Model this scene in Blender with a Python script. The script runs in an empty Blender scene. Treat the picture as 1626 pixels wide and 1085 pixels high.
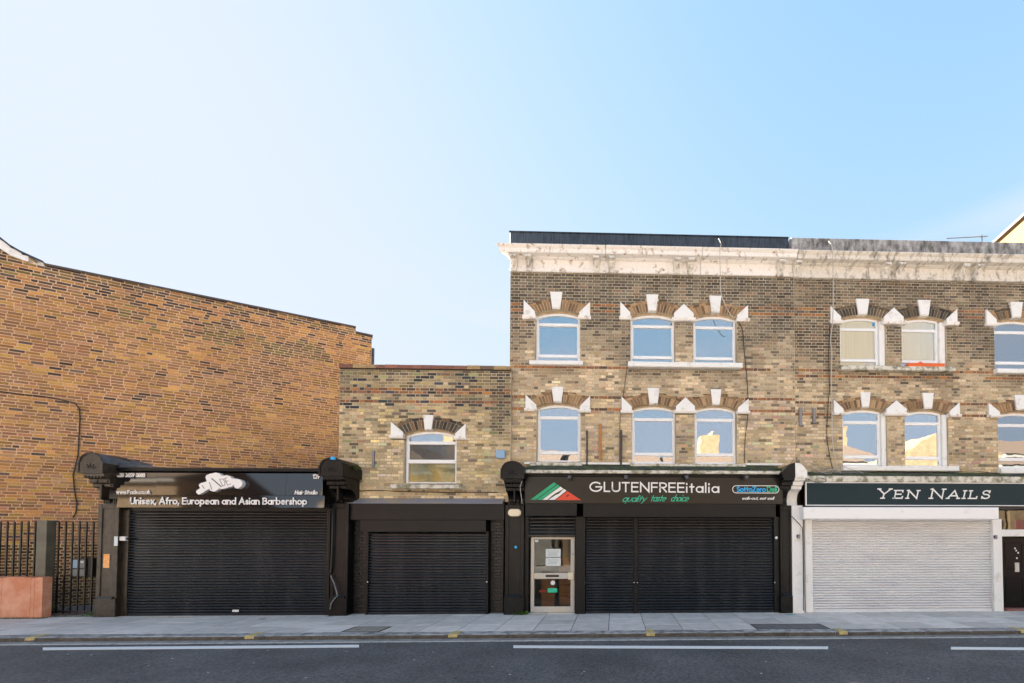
import bpy, math, random
from mathutils import Matrix, Vector, noise
random.seed(7)
SC = bpy.context.scene
COL = SC.collection
# ------------------------------------------------------------------ camera
F = 700.0; YAW, PITCH, ROLL = -0.0325, 0.0275, 0.0
EYE = Vector((0, 0, 1.9))
RM = Matrix.Rotation(YAW, 3, 'Z') @ Matrix.Rotation(math.pi/2 + PITCH, 3, 'X') @ Matrix.Rotation(ROLL, 3, 'Z')
_d = RM.transposed() @ Vector((0, 1, 0))
PPX = 975 - F*_d.x/-_d.z; PPY = 850 + F*_d.y/-_d.z
cam_d = bpy.data.cameras.new('camera'); cam = bpy.data.objects.new('camera', cam_d); COL.objects.link(cam)
cam.matrix_world = Matrix.Translation(EYE) @ RM.to_4x4()
cam_d.sensor_width = 36; cam_d.lens = F/1626*36
cam_d.shift_x = (813 - PPX)/1626; cam_d.shift_y = (PPY - 542.5)/1626
cam_d.clip_start = 0.05; cam_d.clip_end = 3000
SC.camera = cam
# ------------------------------------------------------------------ sky and sun
SUN_EL, SUN_AZ = math.radians(28), math.radians(-63)      # azimuth from +Y (behind the houses), negative = to the left
world = bpy.data.worlds.new('World'); SC.world = world; world.use_nodes = True
wn = world.node_tree.nodes; wl = world.node_tree.links
for n in list(wn): wn.remove(n)
wo = wn.new('ShaderNodeOutputWorld'); bg = wn.new('ShaderNodeBackground'); sky = wn.new('ShaderNodeTexSky')
sky.sky_type = 'NISHITA'; sky.sun_disc = False; sky.sun_elevation = SUN_EL; sky.sun_rotation = SUN_AZ
sky.air_density = 1.0; sky.dust_density = .6; sky.ozone_density = 3.0; sky.altitude = 20
# a few thin wisps of cloud low over the roofs
geo = wn.new('ShaderNodeNewGeometry'); tc = wn.new('ShaderNodeTexCoord')
mp = wn.new('ShaderNodeMapping'); mp.inputs['Scale'].default_value = (1.2, 1.2, 5.0)
wl.new(tc.outputs['Generated'], mp.inputs['Vector'])
nz = wn.new('ShaderNodeTexNoise'); nz.inputs['Scale'].default_value = 2.6; nz.inputs['Detail'].default_value = 7; nz.inputs['Roughness'].default_value = .55
wl.new(mp.outputs['Vector'], nz.inputs['Vector'])
cr = wn.new('ShaderNodeMapRange'); cr.inputs['From Min'].default_value = .46; cr.inputs['From Max'].default_value = .78; cr.inputs['To Max'].default_value = .55
wl.new(nz.outputs['Fac'], cr.inputs['Value'])
sx = wn.new('ShaderNodeSeparateXYZ'); wl.new(tc.outputs['Generated'], sx.inputs[0])
lowr = wn.new('ShaderNodeMapRange'); lowr.inputs['From Min'].default_value = .30; lowr.inputs['From Max'].default_value = .52; lowr.inputs['To Min'].default_value = 1; lowr.inputs['To Max'].default_value = 0
wl.new(sx.outputs['Z'], lowr.inputs['Value'])
cm = wn.new('ShaderNodeMath'); cm.operation = 'MULTIPLY'; wl.new(cr.outputs['Result'], cm.inputs[0]); wl.new(lowr.outputs['Result'], cm.inputs[1])
mx = wn.new('ShaderNodeMix'); mx.data_type = 'RGBA'
wl.new(cm.outputs[0], mx.inputs[0]); wl.new(sky.outputs['Color'], mx.inputs[6]); mx.inputs[7].default_value = (9, 9.4, 10, 1)
sp_ = wn.new('ShaderNodeSeparateColor'); cb_ = wn.new('ShaderNodeCombineColor'); wl.new(mx.outputs[2], sp_.inputs[0])
def wmath(op, a, b=None):
    m = wn.new('ShaderNodeMath'); m.operation = op
    for i, v in enumerate((a, b)):
        if v is None: continue
        if isinstance(v, (int, float)): m.inputs[i].default_value = v
        else: wl.new(v, m.inputs[i])
    return m.outputs[0]
# film-like shoulder: the glow round the sun rolls off softly instead of burning out
for i, (gain, top) in enumerate(((.455, .575), (.50, .64), (1.02, .755))):
    x_ = wmath('MULTIPLY', sp_.outputs[i], gain)
    wl.new(wmath('DIVIDE', x_, wmath('POWER', wmath('ADD', wmath('POWER', wmath('DIVIDE', x_, top), 3), 1.0), 1/3)), cb_.inputs[i])
wl.new(cb_.outputs[0], bg.inputs['Color']); bg.inputs['Strength'].default_value = 0.13
wl.new(bg.outputs['Background'], wo.inputs['Surface'])
sun_d = bpy.data.lights.new('sun', 'SUN'); sun_d.energy = 5.0; sun_d.angle = math.radians(.53); sun_d.color = (1, .93, .82)
sun = bpy.data.objects.new('sun', sun_d); COL.objects.link(sun)
to_sun = Vector((math.sin(SUN_AZ)*math.cos(SUN_EL), math.cos(SUN_AZ)*math.cos(SUN_EL), math.sin(SUN_EL)))
sun.rotation_euler = to_sun.to_track_quat('Z', 'Y').to_euler()
SC.view_settings.view_transform = 'Standard'; SC.view_settings.look = 'None'
SC.view_settings.exposure = 3.45; SC.view_settings.gamma = 1; SC.view_settings.use_curve_mapping = False

# ------------------------------------------------------------------ measuring: photograph pixel -> point on the plane Y
def P(x, y, Y):
    d = RM @ Vector(((x-PPX)/F, (PPY-y)/F, -1))
    p = EYE + d*(Y/d.y)
    return p
def rect(x0, y0, x1, y1, Y):
    xm, ym = (x0+x1)/2, (y0+y1)/2
    return P(x0, ym, Y).x, P(x1, ym, Y).x, P(xm, y1, Y).z, P(xm, y0, Y).z      # X0,X1,Z0,Z1
YS = 10.80      # shopfront / shutter plane
YB = 11.12      # upper brick face of the terrace
YM = 11.00      # brick face of the small house

# ------------------------------------------------------------------ materials
def mat(name, col, rough=.6, col2=None, scale=3, stretch=(1, 1, 1), lo=.4, hi=.65, bump=0, bscale=40, metal=0, tint=False, rnd=0, spec=.5, fine=.0, ior=None, det=6):
    m = bpy.data.materials.new(name); m.use_nodes = True
    t = m.node_tree; n = t.nodes; l = t.links; b = n['Principled BSDF']
    b.inputs['Roughness'].default_value = rough; b.inputs['Metallic'].default_value = metal
    b.inputs['Specular IOR Level'].default_value = spec
    if ior: b.inputs['IOR'].default_value = ior
    g = n.new('ShaderNodeNewGeometry')
    mpp = n.new('ShaderNodeMapping'); mpp.inputs['Scale'].default_value = stretch; l.new(g.outputs['Position'], mpp.inputs['Vector'])
    if tint:
        a = n.new('ShaderNodeAttribute'); a.attribute_name = 'tint'; cur = a.outputs['Color']
    else:
        r = n.new('ShaderNodeRGB'); r.outputs[0].default_value = (*col, 1); cur = r.outputs[0]
    if col2:
        nt = n.new('ShaderNodeTexNoise'); nt.inputs['Scale'].default_value = scale; nt.inputs['Detail'].default_value = det; nt.inputs['Roughness'].default_value = .6
        l.new(mpp.outputs['Vector'], nt.inputs['Vector'])
        mr = n.new('ShaderNodeMapRange'); mr.inputs['From Min'].default_value = lo; mr.inputs['From Max'].default_value = hi
        l.new(nt.outputs['Fac'], mr.inputs['Value'])
        x = n.new('ShaderNodeMix'); x.data_type = 'RGBA'; l.new(mr.outputs['Result'], x.inputs[0]); l.new(cur, x.inputs[6]); x.inputs[7].default_value = (*col2, 1); cur = x.outputs[2]
    if rnd:
        oi = n.new('ShaderNodeObjectInfo'); mr = n.new('ShaderNodeMapRange'); mr.inputs['To Min'].default_value = 1-rnd; mr.inputs['To Max'].default_value = 1+rnd
        l.new(oi.outputs['Random'], mr.inputs['Value'])
        x = n.new('ShaderNodeVectorMath'); x.operation = 'SCALE'; l.new(cur, x.inputs[0]); l.new(mr.outputs['Result'], x.inputs['Scale']); cur = x.outputs[0]
    if fine:
        nt = n.new('ShaderNodeTexNoise'); nt.inputs['Scale'].default_value = bscale; nt.inputs['Detail'].default_value = 4
        l.new(g.outputs['Position'], nt.inputs['Vector'])
        mr = n.new('ShaderNodeMapRange'); mr.inputs['From Min'].default_value = .3; mr.inputs['From Max'].default_value = .7; mr.inputs['To Min'].default_value = 1-fine; mr.inputs['To Max'].default_value = 1+fine
        l.new(nt.outputs['Fac'], mr.inputs['Value'])
        x = n.new('ShaderNodeVectorMath'); x.operation = 'SCALE'; l.new(cur, x.inputs[0]); l.new(mr.outputs['Result'], x.inputs['Scale']); cur = x.outputs[0]
    l.new(cur, b.inputs['Base Color'])
    if bump:
        nt = n.new('ShaderNodeTexNoise'); nt.inputs['Scale'].default_value = bscale; nt.inputs['Detail'].default_value = 5
        l.new(g.outputs['Position'], nt.inputs['Vector'])
        bp = n.new('ShaderNodeBump'); bp.inputs['Strength'].default_value = bump; bp.inputs['Distance'].default_value = .01
        l.new(nt.outputs['Fac'], bp.inputs['Height']); l.new(bp.outputs['Normal'], b.inputs['Normal'])
    return m
M = {}
M['brick'] = mat('brick', (1, 1, 1), .9, tint=True, bump=.35, bscale=55, fine=.28, col2=None, spec=.25)
M['mortar_orange'] = mat('mortar_orange', (.66, .45, .29), .95, (.54, .34, .20), 1.2, bump=.3, fine=.2, spec=.2)
M['mortar_stock'] = mat('mortar_stock', (.56, .47, .33), .95, (.36, .30, .21), .8, bump=.3, fine=.25, spec=.2)
M['mortar_cream'] = mat('mortar_cream', (.66, .52, .28), .95, (.36, .27, .14), 1.2, bump=.3, spec=.2)
M['mortar_black'] = mat('mortar_black', (.012, .011, .010), .6, bump=.2)
M['brick_black'] = mat('brick_black', (.006, .006, .0065), .42, (.018, .017, .015), 4, lo=.55, hi=.8, bump=.6, bscale=45)
M['white_paint'] = mat('white_paint', (.84, .83, .80), .55, (.56, .50, .41), 5, lo=.55, hi=.82, bump=.15, bscale=30)
M['cornice_paint'] = mat('cornice_paint', (.85, .82, .78), .65, (.34, .22, .12), 5.0, stretch=(1.6, 1.6, 1.0), lo=.56, hi=.70, bump=.3, bscale=25, fine=.06)
M['cornice_grey'] = mat('cornice_grey', (.72, .68, .61), .75, (.13, .12, .10), 3.2, stretch=(2.6, 1, 1.3), lo=.50, hi=.74, bump=.4, bscale=25, fine=.1)
M['render_grey'] = mat('render_grey', (.46, .45, .44), .85, (.10, .095, .09), 3, stretch=(2.2, 1, .9), lo=.34, hi=.62, bump=.4, bscale=30, fine=.15)
M['cream_wood'] = mat('cream_wood', (.55, .42, .27), .7, (.35, .25, .15), 12, bump=.2)
M['upvc'] = mat('upvc', (.86, .86, .86), .3, (.66, .64, .60), 6, lo=.6, hi=.85)
M['white_slat'] = mat('white_slat', (.80, .80, .80), .4, (.68, .68, .70), 1.4, stretch=(.6, 1, 2.5), lo=.45, hi=.7)
M['black_slat'] = mat('black_slat', (.008, .009, .012), .30, (.036, .036, .038), 1.8, stretch=(2.6, 1, .35), lo=.46, hi=.80, bump=.04, bscale=60)
M['black_paint'] = mat('black_paint', (.004, .004, .005), .36, (.012, .011, .011), 5, stretch=(1, 1, .4), lo=.52, hi=.72, bump=.25, bscale=22, spec=.25)
M['black_gloss'] = mat('black_gloss', (.006, .006, .007), .05, ior=1.85)
M['charcoal'] = mat('charcoal', (.0065, .0065, .007), .42, (.010, .0095, .0095), 2, bump=.05, spec=.25)
M['brown_stone'] = mat('brown_stone', (.036, .025, .015), .38, (.006, .005, .005), 9, stretch=(1, 1, .6), lo=.45, hi=.65, bump=.5, bscale=35)
M['lead'] = mat('lead', (.05, .06, .075), .38, (.02, .022, .026), 5, stretch=(6, 1, .7), lo=.45, hi=.6, bump=.1)
M['slate_blue'] = mat('slate_blue', (.075, .09, .115), .4, (.035, .04, .05), 6, bump=.3)
M['zinc'] = mat('zinc', (.22, .22, .25), .45, (.32, .25, .17), 4, stretch=(.4, 1, 1), lo=.5, hi=.7)
M['moss'] = mat('moss', (.035, .035, .03), .8, (.07, .10, .02), 5, lo=.42, hi=.6, bump=.8, bscale=30)
M['moss_line'] = mat('moss_line', (.04, .045, .02), .9, (.12, .13, .04), 8, bump=.8, bscale=50)
M['sill_worn'] = mat('sill_worn', (.68, .64, .55), .75, (.22, .20, .12), 6, stretch=(1, 1, 1), lo=.46, hi=.62, bump=.6, bscale=20)
M['sign_teal'] = mat('sign_teal', (.008, .026, .034), .45, (.010, .030, .038), 2, spec=.2)
M['sign_black'] = mat('sign_black', (.008, .0075, .0075), .28, spec=.4)
M['letters'] = mat('letters', (.82, .80, .78), .4)
M['green_l'] = mat('green_l', (.0, .36, .17), .4)
M['green_bright'] = mat('green_bright', (.02, .50, .30), .4)
M['red_l'] = mat('red_l', (.72, .055, .02), .4)
M['blue_l'] = mat('blue_l', (.01, .42, .85), .4)
M['blue_d'] = mat('blue_d', (.005, .06, .22), .4)
M['sticker_orange'] = mat('sticker_orange', (.85, .28, .02), .5, (.9, .6, .3), 30)
M['paper'] = mat('paper', (.68, .74, .74), .7)
M['ink'] = mat('ink', (.10, .11, .13), .8)
M['terracotta'] = mat('terracotta', (.60, .23, .12), .75, (.74, .40, .26), 2.5, lo=.4, hi=.7, bump=.15, fine=.05)
M['terracotta_plastic'] = mat('terracotta_plastic', (.75, .13, .02), .4)
M['iron'] = mat('iron', (.006, .006, .006), .45, (.014, .012, .010), 12, bump=.2)
M['post'] = mat('post', (.10, .09, .065), .55, (.14, .13, .09), 4)
M['cable'] = mat('cable', (.012, .012, .013), .5)
M['cable_white'] = mat('cable_white', (.5, .47, .42), .5)
M['rust'] = mat('rust', (.10, .075, .06), .7, (.05, .05, .055), 9, bump=.4)
M['batten'] = mat('batten', (.48, .22, .08), .8, (.36, .17, .06), 8)
M['alarm_blue'] = mat('alarm_blue', (.26, .42, .60), .35)
M['grey_box'] = mat('grey_box', (.17, .19, .20), .4)
M['lamp_cream'] = mat('lamp_cream', (.78, .68, .50), .35)
M['chrome'] = mat('chrome', (.35, .36, .38), .25, metal=.9)
M['door_metal'] = mat('door_metal', (.52, .51, .49), .35, (.60, .52, .42), 3, stretch=(1, 1, .5))
M['door_black'] = mat('door_black', (.004, .004, .005), .3, spec=.15)
M['step_red'] = mat('step_red', (.32, .09, .07), .7, (.2, .12, .1), 9)
M['yellow'] = mat('yellow', (.66, .47, .09), .8, (.36, .32, .24), 24, lo=.40, hi=.60)
M['teal_paint'] = mat('teal_paint', (.12, .42, .40), .7)
M['leaf'] = mat('leaf', (.09, .26, .02), .5, (.04, .13, .02), 14)
M['leaf_dark'] = mat('leaf_dark', (.05, .10, .02), .6, (.13, .15, .03), 14)
M['dead_leaf'] = mat('dead_leaf', (.25, .12, .05), .7, (.12, .07, .04), 9)
M['blind'] = mat('blind', (.95, .86, .66), .8, (.88, .78, .58), 2, stretch=(14, 1, .2))
M['curtain_grey'] = mat('curtain_grey', (.13, .14, .13), .9, (.08, .08, .08), 6, stretch=(3, 1, .4))
M['net_frost'] = mat('net_frost', (.62, .46, .16), .5, (.16, .22, .17), 1.1, lo=.42, hi=.62)
M['frost_grey'] = mat('frost_grey', (.115, .115, .125), .5, (.15, .15, .165), 40)
M['interior'] = mat('interior', (.05, .047, .04), .9)
M['interior_light'] = mat('interior_light', (.20, .15, .10), .9, (.10, .07, .05), 2)
M['roof_dark'] = mat('roof_dark', (.06, .055, .055), .8, (.04, .04, .04), 4)
M['body_brick'] = mat('body_brick', (.22, .17, .11), .9, (.13, .10, .08), 2, bump=.3)
M['gable_brick'] = mat('gable_brick', (.20, .125, .042), .9, (.15, .09, .03), 9, lo=.4, hi=.6, bump=.3)
M['opp_dark'] = mat('opp_dark', (.09, .075, .065), .9, (.05, .045, .04), 3)
M['opp_grey'] = mat('opp_grey', (.22, .20, .17), .9, (.25, .23, .2), 3)
M['opp_brick'] = mat('opp_brick', (.34, .225, .12), .9, (.24, .155, .085), 3, bump=.3)
M['opp_white'] = mat('opp_white', (.36, .33, .28), .7)
M['opp_roof'] = mat('opp_roof', (.12, .08, .06), .8, (.19, .12, .07), 9, stretch=(6, 6, 1))
M['slab'] = mat('slab', (.70, .63, .57), .85, (.55, .495, .445), 3.5, lo=.35, hi=.7, bump=.25, bscale=60, rnd=.15, fine=.12)
M['slab_bed'] = mat('slab_bed', (.10, .095, .09), .95, (.07, .07, .065), 5)
M['kerb_face'] = mat('kerb_face', (.115, .10, .080), .85, (.06, .052, .043), 7, stretch=(1, 1, 2), lo=.4, hi=.65, bump=.5, bscale=30, fine=.2)
M['kerb_stone'] = mat('kerb_stone', (.42, .41, .40), .8, (.15, .14, .13), 6, stretch=(1, 1, 3), lo=.4, hi=.65, bump=.5, bscale=30, rnd=.15, fine=.15)
M['gutter'] = mat('gutter', (.30, .29, .27), .85, (.18, .17, .16), 5, bump=.3)
M['road_white'] = mat('road_white', (.78, .78, .76), .7, (.35, .35, .36), 35, lo=.62, hi=.75, bump=.2)
M['edge_paint'] = mat('edge_paint', (.55, .54, .52), .8, (.16, .16, .16), 9, stretch=(1, 6, 1), lo=.48, hi=.66, bump=.2)
M['mauve'] = mat('mauve', (.19, .165, .16), .85, (.15, .13, .125), 8, bump=.3)
M['cover_brown'] = mat('cover_brown', (.36, .31, .25), .8, (.27, .24, .2), 8, bump=.3)
M['cover_rim'] = mat('cover_rim', (.09, .075, .06), .7)
M['aerial'] = mat('aerial', (.05, .042, .036), .5)
M['ground'] = mat('ground', (.06, .06, .06), .9)
# asphalt
def asphalt():
    m = bpy.data.materials.new('asphalt'); m.use_nodes = True; t = m.node_tree; n = t.nodes; l = t.links; b = n['Principled BSDF']
    g = n.new('ShaderNodeNewGeometry')
    v = n.new('ShaderNodeTexVoronoi'); v.inputs['Scale'].default_value = 60; l.new(g.outputs['Position'], v.inputs['Vector'])
    nz = n.new('ShaderNodeTexNoise'); nz.inputs['Scale'].default_value = 30; nz.inputs['Detail'].default_value = 6; nz.inputs['Roughness'].default_value = .7; l.new(g.outputs['Position'], nz.inputs['Vector'])
    big = n.new('ShaderNodeTexNoise'); big.inputs['Scale'].default_value = .8; big.inputs['Detail'].default_value = 5; l.new(g.outputs['Position'], big.inputs['Vector'])
    r1 = n.new('ShaderNodeValToRGB'); e = r1.color_ramp.elements; e[0].position = .36; e[0].color = (.040, .039, .039, 1); e[1].position = .68; e[1].color = (.185, .175, .172, 1)
    l.new(nz.outputs['Fac'], r1.inputs[0])
    sep = n.new('ShaderNodeSeparateColor'); l.new(v.outputs['Color'], sep.inputs[0])
    r2 = n.new('ShaderNodeMapRange'); r2.inputs['From Min'].default_value = .92; r2.inputs['From Max'].default_value = 1.0; r2.inputs['To Max'].default_value = .35; l.new(sep.outputs[0], r2.inputs['Value'])
    x = n.new('ShaderNodeMix'); x.data_type = 'RGBA'; l.new(r2.outputs['Result'], x.inputs[0]); l.new(r1.outputs[0], x.inputs[6]); x.inputs[7].default_value = (.2, .2, .22, 1)
    mr = n.new('ShaderNodeMapRange'); mr.inputs['From Min'].default_value = .3; mr.inputs['From Max'].default_value = .7; mr.inputs['To Min'].default_value = .72; mr.inputs['To Max'].default_value = 1.2; l.new(big.outputs['Fac'], mr.inputs['Value'])
    s = n.new('ShaderNodeVectorMath'); s.operation = 'SCALE'; l.new(x.outputs[2], s.inputs[0]); l.new(mr.outputs['Result'], s.inputs['Scale']); l.new(s.outputs[0], b.inputs['Base Color'])
    b.inputs['Roughness'].default_value = .75
    bp = n.new('ShaderNodeBump'); bp.inputs['Strength'].default_value = .8; bp.inputs['Distance'].default_value = .012; l.new(nz.outputs['Fac'], bp.inputs['Height']); l.new(bp.outputs['Normal'], b.inputs['Normal'])
    return m
M['asphalt'] = asphalt()
# window glass: mirror of the sky over the street, seen through to the room
def glass(name, fac):
    m = bpy.data.materials.new(name); m.use_nodes = True; t = m.node_tree; n = t.nodes; l = t.links
    n.remove(n['Principled BSDF']); o = n['Material Output']
    g = n.new('ShaderNodeBsdfGlossy'); g.inputs['Roughness'].default_value = .01; g.inputs['Color'].default_value = (.86, .94, 1, 1)
    tr = n.new('ShaderNodeBsdfTransparent'); tr.inputs['Color'].default_value = (.97, .97, .96, 1)
    fr = n.new('ShaderNodeFresnel'); fr.inputs['IOR'].default_value = 1.5
    ad = n.new('ShaderNodeMath'); ad.operation = 'ADD'; ad.inputs[1].default_value = fac; ad.use_clamp = True; l.new(fr.outputs[0], ad.inputs[0])
    x = n.new('ShaderNodeMixShader'); l.new(ad.outputs[0], x.inputs[0]); l.new(tr.outputs[0], x.inputs[1]); l.new(g.outputs[0], x.inputs[2]); l.new(x.outputs[0], o.inputs['Surface'])
    nt = n.new('ShaderNodeTexNoise'); nt.inputs['Scale'].default_value = 1.6; ge = n.new('ShaderNodeNewGeometry'); l.new(ge.outputs['Position'], nt.inputs['Vector'])
    bp = n.new('ShaderNodeBump'); bp.inputs['Strength'].default_value = .09; bp.inputs['Distance'].default_value = .02; l.new(nt.outputs['Fac'], bp.inputs['Height']); l.new(bp.outputs['Normal'], g.inputs['Normal'])
    return m
M['glass'] = glass('glass', .36); M['glass_low'] = glass('glass_low', .05); M['glass_clear'] = glass('glass_clear', -.02)

# ------------------------------------------------------------------ object helpers
WL = {}                                   # world origin of each object used as a parent
def tag(o, label=None, cat=None, group=None, kind=None):
    if label: o['label'] = label
    if cat: o['category'] = cat
    if group: o['group'] = group
    if kind: o['kind'] = kind
    return o
def thing(name, loc, label, cat, group=None):
    o = bpy.data.objects.new(name, None); COL.objects.link(o); o.location = loc; o.empty_display_size = .3
    WL[o.name] = Vector(loc); return tag(o, label, cat, group)
class MB:
    def __init__(s): s.v = []; s.f = []; s.c = []
    def face(s, pts, c=None):
        k = len(s.v); s.v += [tuple(p) for p in pts]; s.f.append(tuple(range(k, k+len(pts)))); s.c.append(c)
    def box(s, x0, x1, y0, y1, z0, z1, c=None):
        k = len(s.v)
        s.v += [(x, y, z) for z in (z0, z1) for y in (y0, y1) for x in (x0, x1)]
        for q in ((0, 1, 5, 4), (1, 3, 7, 5), (3, 2, 6, 7), (2, 0, 4, 6), (4, 5, 7, 6), (2, 3, 1, 0)):
            s.f.append(tuple(k+i for i in q)); s.c.append(c)
        return s
    def bbox(s, x0, x1, y0, y1, z0, z1, b=.008):          # box with chamfered front edges (front = y0)
        k = len(s.v)
        s.v += [(x0+b, y0, z0+b), (x1-b, y0, z0+b), (x1-b, y0, z1-b), (x0+b, y0, z1-b)]
        s.v += [(x0, y0+b, z0), (x1, y0+b, z0), (x1, y0+b, z1), (x0, y0+b, z1)]
        s.v += [(x0, y1, z0), (x1, y1, z0), (x1, y1, z1), (x0, y1, z1)]
        s.f.append((k, k+1, k+2, k+3)); s.c.append(None)
        for a in (0, 4):
            for i in range(4):
                j = (i+1) % 4; s.f.append((k+a+4+i, k+a+4+j, k+a+j, k+a+i)); s.c.append(None)
        s.f.append((k+11, k+10, k+9, k+8)); s.c.append(None)
        return s
    def prism(s, poly, y0, y1, c=None):                    # polygon in X,Z extruded along Y (front y0); poly counter-clockwise seen from the street
        a = sum(poly[i][0]*poly[(i+1) % len(poly)][1]-poly[(i+1) % len(poly)][0]*poly[i][1] for i in range(len(poly)))
        if a < 0: poly = poly[::-1]
        k = len(s.v); n = len(poly)
        s.v += [(x, y0, z) for x, z in poly]+[(x, y1, z) for x, z in poly]
        s.f.append(tuple(range(k, k+n))); s.f.append(tuple(range(k+2*n-1, k+n-1, -1))); s.c += [c, c]
        for i in range(n):
            j = (i+1) % n; s.f.append((k+i, k+n+i, k+n+j, k+j)); s.c.append(c)
        return s
    def extx(s, prof, x0, x1, caps=True):                  # profile in Y,Z extruded along X
        k = len(s.v); n = len(prof)
        s.v += [(x0, y, z) for y, z in prof]+[(x1, y, z) for y, z in prof]
        for i in range(n if caps else n-1):
            j = (i+1) % n; s.f.append((k+i, k+j, k+n+j, k+n+i)); s.c.append(None)
        if caps: s.f.append(tuple(range(k+n-1, k-1, -1))); s.f.append(tuple(range(k+n, k+2*n))); s.c += [None, None]
        return s
    def tube(s, pts, r, n=6):
        pts = [Vector(p) for p in pts]; rings = []
        for i, p in enumerate(pts):
            d = (pts[min(i+1, len(pts)-1)]-pts[max(i-1, 0)]).normalized()
            a = d.orthogonal().normalized() if not rings else (rings[-1][1]-d*rings[-1][1].dot(d)).normalized()
            b = d.cross(a); k = len(s.v); rr = r[i] if isinstance(r, (list, tuple)) else r
            s.v += [tuple(p+a*math.cos(t*2*math.pi/n)*rr+b*math.sin(t*2*math.pi/n)*rr) for t in range(n)]
            rings.append((k, a))
        for (k, _), (m, _) in zip(rings, rings[1:]):
            for t in range(n):
                u = (t+1) % n; s.f.append((k+t, k+u, m+u, m+t)); s.c.append(None)
        s.f.append(tuple(range(rings[0][0]+n-1, rings[0][0]-1, -1))); s.f.append(tuple(range(rings[-1][0], rings[-1][0]+n))); s.c += [None, None]
        return s
    def lathe(s, c, prof, axis='Z', n=12):                 # prof: (radius, height) about axis through c
        k = len(s.v); c = Vector(c)
        for r, h in prof:
            for t in range(n):
                a = 2*math.pi*t/n; u, w = r*math.cos(a), r*math.sin(a)
                s.v.append(tuple(c+(Vector((u, w, h)) if axis == 'Z' else Vector((u, h, w)))))
        for i in range(len(prof)-1):
            for t in range(n):
                u = (t+1) % n; s.f.append((k+i*n+t, k+i*n+u, k+(i+1)*n+u, k+(i+1)*n+t)); s.c.append(None)
        s.f.append(tuple(range(k, k+n))); s.f.append(tuple(range(k+len(prof)*n-1, k+(len(prof)-1)*n-1, -1))); s.c += [None, None]
        return s
    def build(s, name, m, parent=None, smooth=False, kind=None, recalc=False):
        xs = [v[0] for v in s.v]; ys = [v[1] for v in s.v]; zs = [v[2] for v in s.v]
        c = Vector(((min(xs)+max(xs))/2, (min(ys)+max(ys))/2, min(zs)))
        me = bpy.data.meshes.new(name); me.from_pydata([(v[0]-c.x, v[1]-c.y, v[2]-c.z) for v in s.v], [], s.f)
        if any(x is not None for x in s.c):
            at = me.attributes.new('tint', 'FLOAT_COLOR', 'CORNER'); d = []
            for f, col in zip(s.f, s.c): d += list((*(col or (.3, .3, .3)), 1))*len(f)
            at.data.foreach_set('color', d)
        me.materials.append(M[m] if isinstance(m, str) else m)
        if smooth: me.polygons.foreach_set('use_smooth', [True]*len(me.polygons))
        o = bpy.data.objects.new(name, me); COL.objects.link(o); WL[o.name] = c
        if parent: o.parent = parent; o.location = c-WL[parent.name]
        else: o.location = c
        if kind: o['kind'] = kind
        return o
def inst(name, me, parent, loc, scale=(1, 1, 1), rz=0):
    o = bpy.data.objects.new(name, me); COL.objects.link(o); o.parent = parent; o.location = Vector(loc)-WL[parent.name]
    o.scale = scale; o.rotation_euler = (0, 0, rz); WL[o.name] = Vector(loc); return o
def nz3(x, y, z=0): return noise.noise(Vector((x, y, z)))
def mixc(a, b, t): return tuple(a[i]*(1-t)+b[i]*t for i in range(3))
def mulc(a, k): return tuple(min(.9, max(.004, q*k)) for q in a)

# ------------------------------------------------------------------ brickwork
def intervals(polys, z):
    out = []
    for p in polys:
        xs = []
        for i in range(len(p)):
            (xa, za), (xb, zb) = p[i], p[(i+1) % len(p)]
            if (za <= z) != (zb <= z): xs.append(xa+(z-za)/(zb-za)*(xb-xa))
        xs.sort(); out += [(xs[i], xs[i+1]) for i in range(0, len(xs)-1, 2)]
    return out
def subtract(iv, holes):
    for a, b in holes:
        n = []
        for c, d in iv:
            if b <= c or a >= d: n.append((c, d)); continue
            if a > c: n.append((c, a))
            if b < d: n.append((b, d))
        iv = n
    return iv
def unit_brick(col):
    m = MB(); a = .03
    f = [(-.5, 0, -.5), (.5, 0, -.5), (.5, 0, .5), (-.5, 0, .5)]
    k = [(x*(1-.03), -1, z*.88) for x, _, z in f]
    m.v = f+k; m.f = [(4, 5, 6, 7), (0, 1, 5, 4), (1, 2, 6, 5), (2, 3, 7, 6), (3, 0, 4, 7)]; m.c = [col]*5
    me = bpy.data.meshes.new('brick'); me.from_pydata(m.v, [], m.f)
    at = me.attributes.new('tint', 'FLOAT_COLOR', 'CORNER'); at.data.foreach_set('color', [*col, 1]*20)
    me.materials.append(M['brick']); return me
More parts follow.
